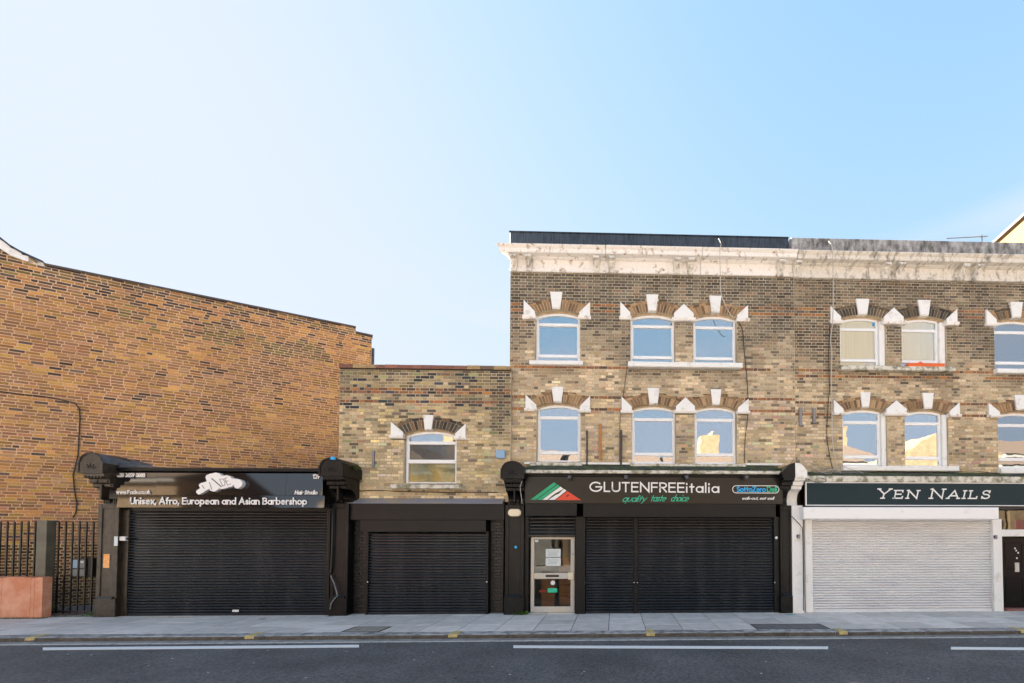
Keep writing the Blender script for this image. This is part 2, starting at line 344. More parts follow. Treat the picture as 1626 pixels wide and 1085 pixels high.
def brick_wall(parent, O, U, regions, holes, tint, mortar, course=.0765, L=.228, H=.112, bond='flemish', joint=.0145, thick=.25, name='wall', brickmat='brick', near=None, limit=300, proud=.007):
    """regions/holes: polygons in (u,z) of the wall plane. O=(x,y), U=unit direction along the wall; outward normal is to the right of U reversed."""
    U = Vector((U[0], U[1])); N = Vector((U.y, -U.x))       # towards the street for U=(1,0)
    def pt(u, z, d): return (O[0]+U.x*u+N.x*d, O[1]+U.y*u+N.y*d, z)
    z0 = min(z for p in regions for _, z in p); z1 = max(z for p in regions for _, z in p)
    mo = MB(); bricks = []; n = int(math.ceil((z1-z0)/course))
    for r in range(n):
        za = z0+r*course; zb = min(za+course, z1); zm = (za+zb)/2
        iv = subtract(intervals(regions, zm), intervals(holes, zm))
        for a, b in iv:
            if b-a < .01: continue
            k = len(mo.v)
            mo.v += [pt(a, za, 0), pt(b, za, 0), pt(b, zb, 0), pt(a, zb, 0), pt(a, za, -thick), pt(b, za, -thick), pt(b, zb, -thick), pt(a, zb, -thick)]
            mo.f += [(k, k+1, k+2, k+3), (k+5, k+4, k+7, k+6), (k+4, k, k+3, k+7), (k+1, k+5, k+6, k+2), (k+3, k+2, k+6, k+7), (k+4, k+5, k+1, k)]
            mo.c += [None]*6
            # brick row
            if bond == 'flemish': u = -40+(0 if r % 2 else (L+H)/2)
            else: u = -40+(0, L/2, L*.25, L*.7)[r % 4]
            i = int((a-u)/((L+H) if bond == 'flemish' else L))-1
            u += i*((L+H) if bond == 'flemish' else L); j = 0
            while u < b:
                w = (L if j % 2 == 0 else H) if bond == 'flemish' else (L*random.choice((1, 1, 1, .92, 1.08, .5)))
                s, e = max(u, a), min(u+w, b)
                if e-s > .035:
                    bricks.append((s+joint/2, e-joint/2, za+joint/2, zb-joint/2+0.0, r))
                u += w; j += 1
    w = mo.build(name, mortar, parent)
    near = near or (lambda u, z: abs(u)+abs(z))
    big = [b for b in bricks if b[1]-b[0] > L*.8 and b[3]-b[2] > course*.7]
    big.sort(key=lambda b: near((b[0]+b[1])/2, (b[2]+b[3])/2)); chosen = set(big[:limit])
    cache = {}; rz = math.atan2(U.y, U.x); rest = MB()
    for b in bricks:
        u, z = (b[0]+b[1])/2, (b[2]+b[3])/2
        c = tint(u, z, b[1]-b[0]); d = proud*(random.uniform(.55, 1.5)); jz = random.uniform(-.0015, .0015)
        if b in chosen:
            key = tuple(round(math.log(max(q, .004))*4.0) for q in c)
            if key not in cache: cache[key] = unit_brick(tuple(math.exp(q/4.0) for q in key)) if brickmat == 'brick' else None
            me = cache[key]
            if me is None:
                me = unit_brick(c); me.materials[0] = M[brickmat]; cache[key] = me
            inst('brick', me, w, pt(u, z+jz, 0), (b[1]-b[0], d, b[3]-b[2]), rz)
        else:
            k = len(rest.v); g = .003; h = .004
            a0, a1, c0, c1 = b[0], b[1], b[2]+jz, b[3]+jz
            rest.v += [pt(a0, c0, 0), pt(a1, c0, 0), pt(a1, c1, 0), pt(a0, c1, 0), pt(a0+g, c0+h, d), pt(a1-g, c0+h, d), pt(a1-g, c1-h, d), pt(a0+g, c1-h, d)]
            rest.f += [(k+4, k+5, k+6, k+7), (k, k+1, k+5, k+4), (k+1, k+2, k+6, k+5), (k+2, k+3, k+7, k+6), (k+3, k, k+4, k+7)]
            rest.c += [c]*5
    if rest.v: rest.build('brickwork', brickmat, w, kind='stuff')
    return w

# ------------------------------------------------------------------ lettering: stroked glyphs
def arc(cx, cy, rx, ry, a0, a1, n=14):
    return [(cx+rx*math.cos(math.radians(a0+(a1-a0)*i/n)), cy+ry*math.sin(math.radians(a0+(a1-a0)*i/n))) for i in range(n+1)]
def ring(cx, cy, rx, ry): return arc(cx, cy, rx, ry, 90, 450, 20)
X_ = .64
G = {
 'A': (.78, [[(0, 0), (.39, 1), (.78, 0)], [(.14, .33), (.64, .33)]]),
 'B': (.58, [[(0, 0), (0, 1), (.3, 1)]+arc(.3, .77, .23, .23, 90, -90)[1:]+[(0, .54)], [(.28, .54)]+arc(.3, .27, .28, .27, 90, -90)+[(0, 0)]]),
 'D': (.72, [[(0, 0), (0, 1), (.22, 1)]+arc(.22, .5, .5, .5, 90, -90, 18)[1:]+[(0, 0)]]),
 'E': (.52, [[(.52, 1), (0, 1), (0, 0), (.52, 0)], [(0, .52), (.48, .52)]]),
 'F': (.48, [[(.48, 1), (0, 1), (0, 0)], [(0, .52), (.44, .52)]]),
 'G': (.98, [arc(.49, .5, .49, .5, 48, 360, 26)+[(.52, .5)]]),
 'H': (.66, [[(0, 0), (0, 1)], [(.66, 0), (.66, 1)], [(0, .52), (.66, .52)]]),
 'I': (.0, [[(0, 0), (0, 1)]]),
 'L': (.44, [[(0, 1), (0, 0), (.44, 0)]]),
 'N': (.70, [[(0, 0), (0, 1), (.70, 0), (.70, 1)]]),
 'R': (.54, [[(0, 0), (0, 1), (.27, 1)]+arc(.27, .74, .27, .26, 90, -90)[1:]+[(0, .48)], [(.22, .48), (.54, 0)]]),
 'S': (.52, [arc(.27, .75, .23, .25, 40, 250, 12)+arc(.27, .26, .25, .26, 75, -145, 14)]),
 'T': (.56, [[(0, 1), (.56, 1)], [(.28, 1), (.28, 0)]]),
 'U': (.62, [[(0, 1), (0, .3)]+arc(.31, .31, .31, .31, 180, 360)+[(.62, 1)]]),
 'Y': (.70, [[(0, 1), (.35, .45), (.70, 1)], [(.35, .45), (.35, 0)]]),
 'Z': (.58, [[(0, 1), (.58, 1), (0, 0), (.58, 0)]]),
 'a': (.56, [ring(.27, .31, .27, .31), [(.56, .62), (.56, 0)]]),
 'b': (.56, [ring(.29, .31, .27, .31), [(0, 1.05), (0, 0)]]),
 'c': (.46, [arc(.29, .31, .29, .31, 50, 310)]),
 'd': (.56, [ring(.27, .31, .27, .31), [(.56, 1.05), (.56, 0)]]),
 'e': (.56, [[(.02, .34), (.55, .34)]+arc(.28, .31, .28, .31, 5, 300, 18)]),
 'f': (.34, [[(.12, 0), (.12, .85)]+arc(.28, .85, .16, .18, 180, 80, 6), [(0, .60), (.32, .60)]]),
 'h': (.46, [[(0, 0), (0, 1.05)], arc(.23, .38, .23, .24, 180, 0)+[(.46, 0)]]),
 'i': (.04, [[(0, 0), (0, .55)], [(0, .88), (0, .96)]]),
 'k': (.46, [[(0, 0), (0, 1.05)], [(.42, .62), (0, .28)], [(.12, .38), (.46, 0)]]),
 'l': (.04, [[(0, 0), (0, 1.05)]]),
 'n': (.46, [[(0, 0), (0, .62)], arc(.23, .38, .23, .24, 180, 0)+[(.46, 0)]]),
 'o': (.58, [ring(.29, .31, .29, .31)]),
 'p': (.56, [ring(.29, .31, .27, .31), [(0, .62), (0, -.35)]]),
 'q': (.56, [ring(.27, .31, .27, .31), [(.56, .62), (.56, -.35)]]),
 'r': (.28, [[(0, 0), (0, .62)], arc(.20, .40, .20, .22, 180, 60, 8)]),
 's': (.34, [arc(.18, .46, .14, .155, 30, 250, 9)+arc(.17, .155, .16, .155, 75, -150, 10)]),
 't': (.32, [[(.15, .9), (.15, 0)], [(0, .60), (.32, .60)]]),
 'u': (.46, [[(0, .62), (0, .23)]+arc(.23, .24, .23, .24, 180, 360)+[(.46, .62)]]),
 'v': (.46, [[(0, .62), (.23, 0), (.46, .62)]]),
 'w': (.74, [[(0, .62), (.19, 0), (.37, .55), (.55, 0), (.74, .62)]]),
 'x': (.44, [[(0, .62), (.44, 0)], [(0, 0), (.44, .62)]]),
 'y': (.46, [[(0, .62), (.25, .02)], [(.46, .62), (.10, -.35)]]),
 '0': (.52, [ring(.26, .5, .26, .5)]),
 '1': (.18, [[(0, .85), (.18, 1), (.18, 0)]]),
 '2': (.48, [arc(.24, .74, .24, .26, 170, -30, 10)+[(0, 0), (.48, 0)]]),
 '3': (.48, [arc(.22, .76, .2, .24, 150, -90, 10)+arc(.22, .26, .25, .26, 90, -150, 10)]),
 '5': (.48, [[(.44, 1), (.10, 1), (.05, .55)]+arc(.22, .31, .26, .31, 115, -140, 12)]),
 '6': (.50, [ring(.26, .30, .24, .30), [(.04, .40), (.36, 1)]]),
 '8': (.48, [ring(.24, .76, .19, .23), ring(.24, .27, .24, .27)]),
 '9': (.50, [ring(.26, .70, .24, .30), [(.48, .60), (.16, 0)]]),
 ',': (.05, [[(.05, .10), (-.04, -.17)]]), '.': (.02, [[(0, 0), (0, .10)]]), '-': (.26, [[(0, .33), (.26, .33)]]), ' ': (.25, []),
}
def stroke(mb, pts, t, y0, y1, xf):
    P2 = [Vector(p) for p in pts]
    closed = (P2[0]-P2[-1]).length < 1e-4
    if closed: P2 = P2[:-1]
    n = len(P2); Ls = []; Rs = []
    for i in range(n):
        a = P2[i-1] if (i or closed) else None; b = P2[(i+1) % n] if (i < n-1 or closed) else None
        d1 = (P2[i]-a).normalized() if a is not None else None; d2 = (b-P2[i]).normalized() if b is not None else None
        d1 = d1 or d2; d2 = d2 or d1
        m = d1+d2; m = m.normalized() if m.length > 1e-3 else d1
        nn = Vector((-m.y, m.x)); k = t/2/max(.35, nn.dot(Vector((-d1.y, d1.x))))
        p = P2[i].copy()
        if not closed and i == 0: p -= d2*t*.5
        if not closed and i == n-1: p += d1*t*.5
        Ls.append(xf(p+nn*k)); Rs.append(xf(p-nn*k))
    for i in range(n if closed else n-1):
        j = (i+1) % n
        mb.prism([Ls[i], Rs[i], Rs[j], Ls[j]], y0, y1)
def lettering(name, text, x0, x1, zb, cap, Y, t, m, parent, gap=.22, slant=0, depth=.006, glyphs=None, small=None, zslope=0, capw=1.0, each=False):
    """flat letters fixed to a face: x0..x1 extent, zb baseline, cap height, Y face plane"""
    g = glyphs or G; u = 0; items = []
    for ch in text:
        src = ch; sc = 1
        if small and ch.islower(): src = ch.upper(); sc = small
        w, ss = g[src]; items.append((u, ss, sc)); u += w*sc+(gap if ch != ' ' else .12)
    tot = u-gap; s = (x1-x0)/tot; mb = MB(); e = 0
    for uo, ss, sc in items:
        if each: mb = MB()
        for st in ss:
            e = (e+1) % 4
            def xf(p):
                z = p[1]*sc
                X = x0+(uo+p[0]*sc+slant*z)*s
                return (X, zb+z*cap+zslope*(X-x0))
            # stroke in a space where both axes have real size
            k = s/cap
            def xf2(p): return xf((p[0]/k, p[1]))
            stroke(mb, [(q[0]*k, q[1]) for q in st], t/cap/sc, Y-depth-e*.0006, Y, xf2)
        if each and ss: mb.build('letter', m, parent)
    if not each: return mb.build(name, m, parent, kind='stuff')

# ================================================================== GROUND
ZR = -.085
g_ = MB(); g_.face([(-400, -300, -.13), (400, -300, -.13), (400, 500, -.13), (-400, 500, -.13)]); tag(g_.build('ground', 'ground'), kind='structure')
r_ = MB()
nx = 80
r_.face([(-90, -2.2, ZR), (90, -2.2, ZR), (90, 8.60, ZR), (-90, 8.60, ZR)]); tag(r_.build('road', 'asphalt'), kind='structure')
YK0, YK1 = 8.60, 8.87
gt = MB(); gt.box(-60, 60, 8.44, 8.598, -.12, ZR+.004); tag(gt.build('gutter', 'gutter'), kind='structure')
el = MB(); el.box(-60, 60, 8.36, 8.425, -.12, ZR+.006); tag(el.build('edge_line', 'edge_paint'), kind='structure')
for (xa, ya), (xb, yb) in (((68, 1030), (570, 1025.6)), ((815, 1026.6), (1315, 1028.4)), ((1510, 1029), (2000, 1033)), ((-700, 1036), (-180, 1032))):
    a, b = EYE.copy(), EYE.copy(); q = []
    for px_, py_ in ((xa, ya+2.1), (xb, yb+2.1), (xb, yb-1.7), (xa, ya-1.7)):
        d = RM @ Vector(((px_-PPX)/F, (PPY-py_)/F, -1)); p = EYE+d*((ZR+.006-EYE.z)/d.z); q.append(p)
    d_ = MB(); k = 0; d_.v = [tuple(p) for p in q]+[(p.x, p.y, -.12) for p in q]; d_.f = [(0, 1, 2, 3), (4, 5, 1, 0), (5, 6, 2, 1), (6, 7, 3, 2), (7, 4, 0, 3)]; d_.c = [None]*5
    o = d_.build('lane_dash', 'road_white'); o['kind'] = 'structure'
pv = MB(); pv.box(-60, 60, YK1-.06, 13.5, -.12, -.012); pave = tag(pv.build('pavement', 'slab_bed'), kind='structure')
opv = MB(); opv.box(-60, 60, -5.6, -2.2, -.12, .03); tag(opv.build('opposite_pavement', 'slab'), kind='structure')
# kerb of single stones
kb = MB(); kb.box(-60, 60, YK0+.03, YK1-.06, -.12, -.03); kerb = tag(kb.build('kerb', 'slab_bed'), kind='structure')
x = -17.6
while x < 16:
    w = .915; k_ = MB(); j = random.uniform(-.003, .003)
    k_.extx([(YK1-.005, -.06), (YK1-.005, j), (YK0+.022, j), (YK0+.006, j-.010), (YK0, j-.028), (YK0-.004, -.12), (YK1-.005, -.12)][::-1], x+.004, x+w-.004)
    o = k_.build('kerb_stone', 'kerb_stone', kerb); o.data.materials.append(M['kerb_face'])
    for pl in o.data.polygons:
        if abs(pl.normal.y) > .7 and pl.center.y < 0: pl.material_index = 1
    x += w
# paving slabs
slab_cache = {}
def slab_mesh(w, d):
    k = (round(w, 3), round(d, 3))
    if k not in slab_cache:
        m = MB(); b = .006
        m.v = [(-w/2, -d/2, -.05), (w/2, -d/2, -.05), (w/2, d/2, -.05), (-w/2, d/2, -.05), (-w/2, -d/2, -b), (w/2, -d/2, -b), (w/2, d/2, -b), (-w/2, d/2, -b),
               (-w/2+b, -d/2+b, 0), (w/2-b, -d/2+b, 0), (w/2-b, d/2-b, 0), (-w/2+b, d/2-b, 0)]
        m.f = [(8, 9, 10, 11)]+[(i, (i+1) % 4, 4+(i+1) % 4, 4+i) for i in range(4)]+[(4+i, 4+(i+1) % 4, 8+(i+1) % 4, 8+i) for i in range(4)]
        me = bpy.data.meshes.new('paving_slab'); me.from_pydata(m.v, [], m.f); me.materials.append(M['slab']); slab_cache[k] = me
    return slab_cache[k]
PX0 = P(967.8, 974, 10.71).x; PW = (P(1165, 974.5, 10.71).x-P(667.7, 974, 10.71).x)/10
cover_a = rect(412, 991, 508, 998.5, 9.3)
cx0, cx1 = P(415, 993, 9).x, 0
for k in range(-24, 22):
    xa = PX0+PW*k; rows = [YK1, 9.51, 10.05, 10.72, 11.3] if (k % 2 == 0) else [YK1, 9.38, 9.93, 10.60, 11.3]
    if k < -13: rows += [11.9, 12.5, 13.1]
    for a, b in zip(rows, rows[1:]):
        # two service covers take the place of front slabs
        if a == YK1 and k in (-7,): continue
        if a == YK1 and k in (4, 5): continue
        inst('paving_slab', slab_mesh(PW-.013, b-a-.012), pave, (xa+PW/2, (a+b)/2, random.uniform(-.002, .002)))
# service covers
def cover(xa, xb, ya, yb, label, m1, cat='access cover', notch=False):
    t = thing('access_cover', ((xa+xb)/2, (ya+yb)/2, 0), label, cat)
    f = MB(); e = .035
    f.box(xa+.004, xb-.004, ya+.004, ya+e, -.04, .003); f.box(xa+.004, xb-.004, yb-e, yb-.004, -.04, .003); f.box(xa+.004, xa+e, ya+e, yb-e, -.04, .003); f.box(xb-e, xb-.004, ya+e, yb-e, -.04, .003)
    f.build('frame', 'cover_rim', t)
    n = 2
    for i in range(n):
        p = MB(); u0 = xa+e+(xb-xa-2*e)*i/n+.006; u1 = xa+e+(xb-xa-2*e)*(i+1)/n-.006
        p.box(u0, u1, ya+e+.008, yb-e-.008, -.04, -.001); pl = p.build('cover_plate', m1, t)
        q = MB(); q.box((u0+u1)/2-.06, (u0+u1)/2+.06, (ya+yb)/2-.012, (ya+yb)/2+.012, -.02, .001); q.build('lifting_slot', 'cover_rim', pl)
cover(PX0-7*PW, PX0-6*PW, YK1, 9.38, 'brown framed service cover in the paving before the barber shop shutter', 'cover_brown')
cover(PX0+4*PW, PX0+6*PW, YK1, 9.51 if False else 9.38, 'long mauve double service cover in the paving beside the kerb', 'mauve')
fill = MB(); fill.box(PX0+4*PW, PX0+5*PW-.007, 9.386, 9.505, -.04, 0); fill.build('paving_slab', 'slab', pave)
# yellow paint marks on the kerb
for i, (xc, lab) in enumerate(((62, 'leftmost'), (405, 'second'), (723, 'third'), (1032, 'fourth'), (1334, 'fifth'), (1618, 'rightmost'))):
    c = P(xc, 1003, 8.73); w = .085
    m_ = MB()
    m_.face([(c.x-w, YK0-.006, -.055), (c.x+w, YK0-.006, -.055), (c.x+w, YK0+.004, -.008), (c.x-w, YK0+.004, -.008)])
    m_.face([(c.x-w, YK0+.004, -.008), (c.x+w, YK0+.004, -.008), (c.x+w, YK0+.024, .0035), (c.x-w, YK0+.024, .0035)])
    m_.face([(c.x-w, YK0+.024, .0035), (c.x+w, YK0+.024, .0035), (c.x+w, YK1+.02, .0035), (c.x-w, YK1+.02, .0035)])
    o = m_.build('kerb_mark', 'yellow'); o['kind'] = 'structure'

# ================================================================== shared facade builders
def shutter(parent, x0, x1, z0, z1, n, m, name='roller_shutter'):
    h = (z1-z0)/n; Yp = YS
    bk = MB(); bk.box(x0, x1, Yp+.049, Yp+.06, z0, z1); sh = bk.build(name, m, parent)
    w = x1-x0
    prof = [(.048, 0), (.048, .26*h), (-.002, .28*h), (-.013, .38*h), (-.016, .50*h), (-.010, .68*h), (.004, .86*h), (.030, .97*h), (.048, h)]
    me = bpy.data.meshes.new('slat'); mb = MB(); mb.extx(prof, -w/2, w/2, caps=False)
    me.from_pydata(mb.v, [], [f[::-1] for f in mb.f]); me.materials.append(M[m])
    for i in range(n):
        inst('slat', me, sh, ((x0+x1)/2, Yp+random.uniform(-.0012, .0012), z0+i*h))
    b = MB(); b.box(x0, x1, Yp-.02, Yp+.03, z0-.012, z0+.022); b.build('bottom_bar', m, sh)
    return sh
def arch_z(x, xa, xb, zs, rise):
    c = (xa+xb)/2; h = (xb-xa)/2; R = (h*h+rise*rise)/(2*rise); return zs+rise-R+math.sqrt(max(0, R*R-(x-c)**2))
ARCH_N = 10
def window(parent, xa, xb, z0, zt, Yb, rise=.09, tr=((.19, .245), (.80, .855)), wide_r=0, glassm=('glass', 'glass', 'glass'), backs=('interior',)*3, blind=None, revealm='white_paint'):
    """frame with three lights; xa..xb opening, z0 bottom, zt top at the crown"""
    Yf = Yb+.10; H = zt-z0; xr = xb-wide_r; zs = zt-rise; t = .055
    def top(x, off=0): return arch_z(x, xa, xb, zs, rise)-off
    f = MB()
    f.bbox(xa, xa+t, Yf, Yf+.07, z0, top(xa+t, .002)); f.bbox(xr-t, xr, Yf, Yf+.07, z0, top(xr-t, .002)-.0)
    f.bbox(xa+t, xr-t, Yf+.002, Yf+.07, z0, z0+.06)
    N = 8
    for i in range(N):
        u0 = xa+t+(xr-t-xa-t)*i/N; u1 = xa+t+(xr-t-xa-t)*(i+1)/N
        f.prism([(u0, top(u0, .055)), (u1, top(u1, .055)), (u1, top(u1)), (u0, top(u0))], Yf+.002, Yf+.07)
    za = zt-H*tr[0][0]; zb = zt-H*tr[0][1]; zc = zt-H*tr[1][0]; zd = zt-H*tr[1][1]
    f.bbox(xa+t, xr-t, Yf+.003, Yf+.07, zb, za); f.bbox(xa+t, xr-t, Yf+.003, Yf+.07, zd, zc)
    # slimmer opening-sash rim round the middle light
    f.bbox(xa+t, xa+t+.022, Yf+.012, Yf+.07, zc, zb, .004); f.bbox(xr-t-.022, xr-t, Yf+.012, Yf+.07, zc, zb, .004)
    w = f.build('window', 'upvc', parent)
    # timber head above the frame and reveal boards
    hd = MB()
    for i in range(ARCH_N):
        u0 = xa+(xb-xa)*i/ARCH_N; u1 = xa+(xb-xa)*(i+1)/ARCH_N
        hd.prism([(u0, top(u0)), (u1, top(u1)), (u1, top(u1, -.045)), (u0, top(u0, -.045))], Yf-.012, Yf+.09)
    hd.build('head_board', 'cream_wood', w)
    if wide_r:
        jb = MB(); jb.bbox(xr+.002, xb, Yf-.06, Yf+.09, z0, top(xb-.02)); jb.build('jamb_board', 'white_paint', w)
    Yg = Yf+.035
    for k, (a, b) in enumerate(((za, None), (zc, zb), (z0+.06, zd))):
        p = MB()
        if b is None:
            us = [xa+t+(xr-t-xa-t)*i/N for i in range(N+1)]
            p.prism([(us[0], a), (us[-1], a)]+[(u, top(u, .05)) for u in us[::-1]], Yg, Yg+.006)
        else: p.box(xa+t, xr-t, Yg, Yg+.006, a, b)
        tl = random.uniform(-.014, .014) if k == 1 else random.uniform(-.006, .02); zr_ = min(v[2] for v in p.v); sx_ = random.uniform(-.008, .008)
        p.v = [(vx, vy+tl*(vz-zr_)+sx_*(vx-xa), vz) for vx, vy, vz in p.v]
        p.build('pane', glassm[k], w)
        q = MB(); q.box(xa+t-.01, xr-t+.01, Yg+.018+.008*k, Yg+.024+.008*k, a, (b if b else zt)+.005)
        if backs[k] is not None: q.build('blind' if backs[k] == 'blind' else ('curtain' if 'curtain' in backs[k] else 'backing'), backs[k], w)
    # dark room behind
    rm = MB(); D = .7
    x0_, x1_ = xa-.02, xb+.02
    rm.face([(x0_, Yf+D, z0-.02), (x1_, Yf+D, z0-.02), (x1_, Yf+D, zt+.02), (x0_, Yf+D, zt+.02)][::-1])
    rm.face([(x0_, Yf+.08, z0-.02), (x0_, Yf+D, z0-.02), (x0_, Yf+D, zt+.02), (x0_, Yf+.08, zt+.02)])
    rm.face([(x1_, Yf+.08, z0-.02), (x1_, Yf+D, z0-.02), (x1_, Yf+D, zt+.02), (x1_, Yf+.08, zt+.02)])
    rm.face([(x0_, Yf+.08, z0-.02), (x1_, Yf+.08, z0-.02), (x1_, Yf+D, z0-.02), (x0_, Yf+D, z0-.02)])
    rm.face([(x0_, Yf+.08, zt+.02), (x1_, Yf+.08, zt+.02), (x1_, Yf+D, zt+.02), (x0_, Yf+D, zt+.02)])
    rm.build('room_recess', 'interior', w)
    return w
def brick_arch(parent, xa, xb, zt, Yb, rise, ring=.265, hood=.0, key=(.13, .18), tint=None, keyz=None):
    """segmental brick arch over an opening; returns blocked polygon"""
    c = (xa+xb)/2; h = (xb-xa)/2+.02; zs = zt+.045-rise; R = (h*h+rise*rise)/(2*rise); cz = zs+rise-R; a1 = math.asin(h/R)
    # skewback leans outwards a bit
    amax = a1; lean = 1.55
    def pp(a, r):  # a: angle from vertical; fan wider than radial so the voussoirs splay as in the photograph
        rr = R+r; s = math.sin(a)*R+math.sin(a*lean)*r; return (c+s, cz+math.cos(a)*R+math.cos(a*lean)*r)
    bk = MB(); n = 12
    for i in range(n):
        t0 = -amax+2*amax*i/n; t1 = -amax+2*amax*(i+1)/n
        bk.prism([pp(t0, 0), pp(t1, 0), pp(t1, ring), pp(t0, ring)], Yb+.002, Yb+.2)
    ar = bk.build('arch', 'mortar_stock', parent)
    nb = 17; r1 = ring*.74
    for i in range(nb):
        t0 = -amax+2*amax*i/nb; t1 = -amax+2*amax*(i+1)/nb; g = (t1-t0)*.12
        if abs((t0+t1)/2) < amax*.10: continue
        v = MB(); v.prism([pp(t0+g, .004), pp(t1-g, .004), pp(t1-g, r1), pp(t0+g, r1)], Yb-.008-random.random()*.005, Yb+.02, tint())
        v.build('arch_brick', 'brick', ar)
    nb = 9
    for i in range(nb):
        t0 = -amax+2*amax*i/nb; t1 = -amax+2*amax*(i+1)/nb; g = (t1-t0)*.04
        v = MB(); v.prism([pp(t0+g, r1+.010), pp(t1-g, r1+.010), pp(t1-g, ring), pp(t0+g, ring)], Yb-.007-random.random()*.004, Yb+.02, tint())
        v.build('arch_brick', 'brick', ar)
    poly = [pp(-amax, 0)]+[pp(-amax+2*amax*i/n, ring) for i in range(n+1)]+[pp(amax, 0)]
    return poly
def keystone(parent, x0, x1, z0, z1, Yb):
    t = (x1-x0)*.16; m_ = MB()
    fr = [(x0+t, z0), (x1-t, z0), (x1, z1), (x0, z1)]
    m_.prism(fr, Yb-.045, Yb+.1); o = m_.build('keystone', 'white_paint', parent)
    b = MB(); b.prism([(x0+t-.002, z0-.03), (x1-t+.002, z0-.03), (x1-t+.002, z0-.001), (x0+t-.002, z0-.001)], Yb-.03, Yb+.1); b.build('keystone_foot', 'cornice_grey', o)
    return fr
def springer(parent, side, x0, x1, z0, z1, Yb):
    """white skewback block: side -1 left, 1 right, 0 shared; pointed top, moulded foot"""
    zm = z0+(z1-z0)*.20; e = (x1-x0)*.10
    if side == -1: poly = [(x0, zm), (x1, zm), (x1, zm+(z1-zm)*.25), (x0, z1)]
    elif side == 1: poly = [(x0, zm), (x1, zm), (x1, z1), (x0, zm+(z1-zm)*.25)]
    else: poly = [(x0, zm), (x1, zm), (x1, zm+(z1-zm)*.3), ((x0+x1)/2, z1), (x0, zm+(z1-zm)*.3)]
    m_ = MB(); m_.prism(poly, Yb-.05, Yb+.1); o = m_.build('springer_block', 'white_paint', parent)
    f = MB(); f.extx([(Yb-.055, zm), (Yb-.085, zm-.012), (Yb-.085, zm-.045), (Yb-.06, z0), (Yb+.05, z0), (Yb+.05, zm)], x0-e, x1+e)
    f.build('springer_moulding', 'cornice_paint', o)
    return [(x0, z0), (x1, z0)]+[p for p in poly[2:]]
def sill(parent, x0, x1, z0, z1, Yb, m='white_paint', out=.13):
    m_ = MB(); n = 10
    prof = [(Yb+.1, z0), (Yb+.1, z1+.02), (Yb-out+.01, z1), (Yb-out, z1-.012), (Yb-out, z0+.012), (Yb-out+.02, z0)]
    m_.extx(prof[::-1], x0, x1); o = m_.build('sill', m, parent); return o
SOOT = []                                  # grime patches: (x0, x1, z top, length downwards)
def stock_tint(zdark, zlight, strings, xoff=0, dark=(.150, .130, .100), light=(.60, .47, .31)):
    def f(u, z, w):
        t = min(1, max(0, (zdark-z)/(zdark-zlight)))
        t = min(1, max(0, t+.34*nz3(u*.5+xoff, z*.8)+.30*nz3(u*1.6, z*2.2, 5)))
        c = mixc(dark, light, t)
        c = mulc(c, (1+.30*nz3(u*.9+4, z*1.1, xoff))*(1+.45*nz3(u*2.6, z*3.4, 11)))
        for zs, st in strings:
            if abs(z-zs) < .040 and nz3(u*.8, zs*7, 3) > -.38:
                return mulc(random.choice(((.40, .18, .065), (.34, .15, .07), (.25, .12, .07), (.14, .085, .06))), random.uniform(.75, 1.15))
        r = random.random()
        if r < .07+.10*(1-t): c = mixc(c, (.075, .068, .062), .7)
        elif r < .16: c = mixc(c, (.50, .34, .13), .40)
        elif r < .25: c = mixc(c, (.38, .22, .14), .40)
        elif r < .40: c = mixc(c, (.66, .56, .40), .40*t+.08)
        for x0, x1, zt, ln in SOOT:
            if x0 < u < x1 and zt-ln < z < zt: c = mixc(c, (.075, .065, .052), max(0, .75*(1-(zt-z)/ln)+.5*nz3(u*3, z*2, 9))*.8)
        return mulc(c, random.uniform(.70, 1.28))
    return f
def arch_tint(base):
    return lambda: mulc(random.choice(base), random.uniform(.65, 1.3))
TAN = ((.36, .225, .115), (.30, .18, .095), (.40, .26, .14), (.22, .13, .075))
DARKA = ((.085, .07, .055), (.12, .095, .07), (.16, .115, .075), (.07, .06, .05))
MIXA = TAN[:2]+DARKA[1:3]

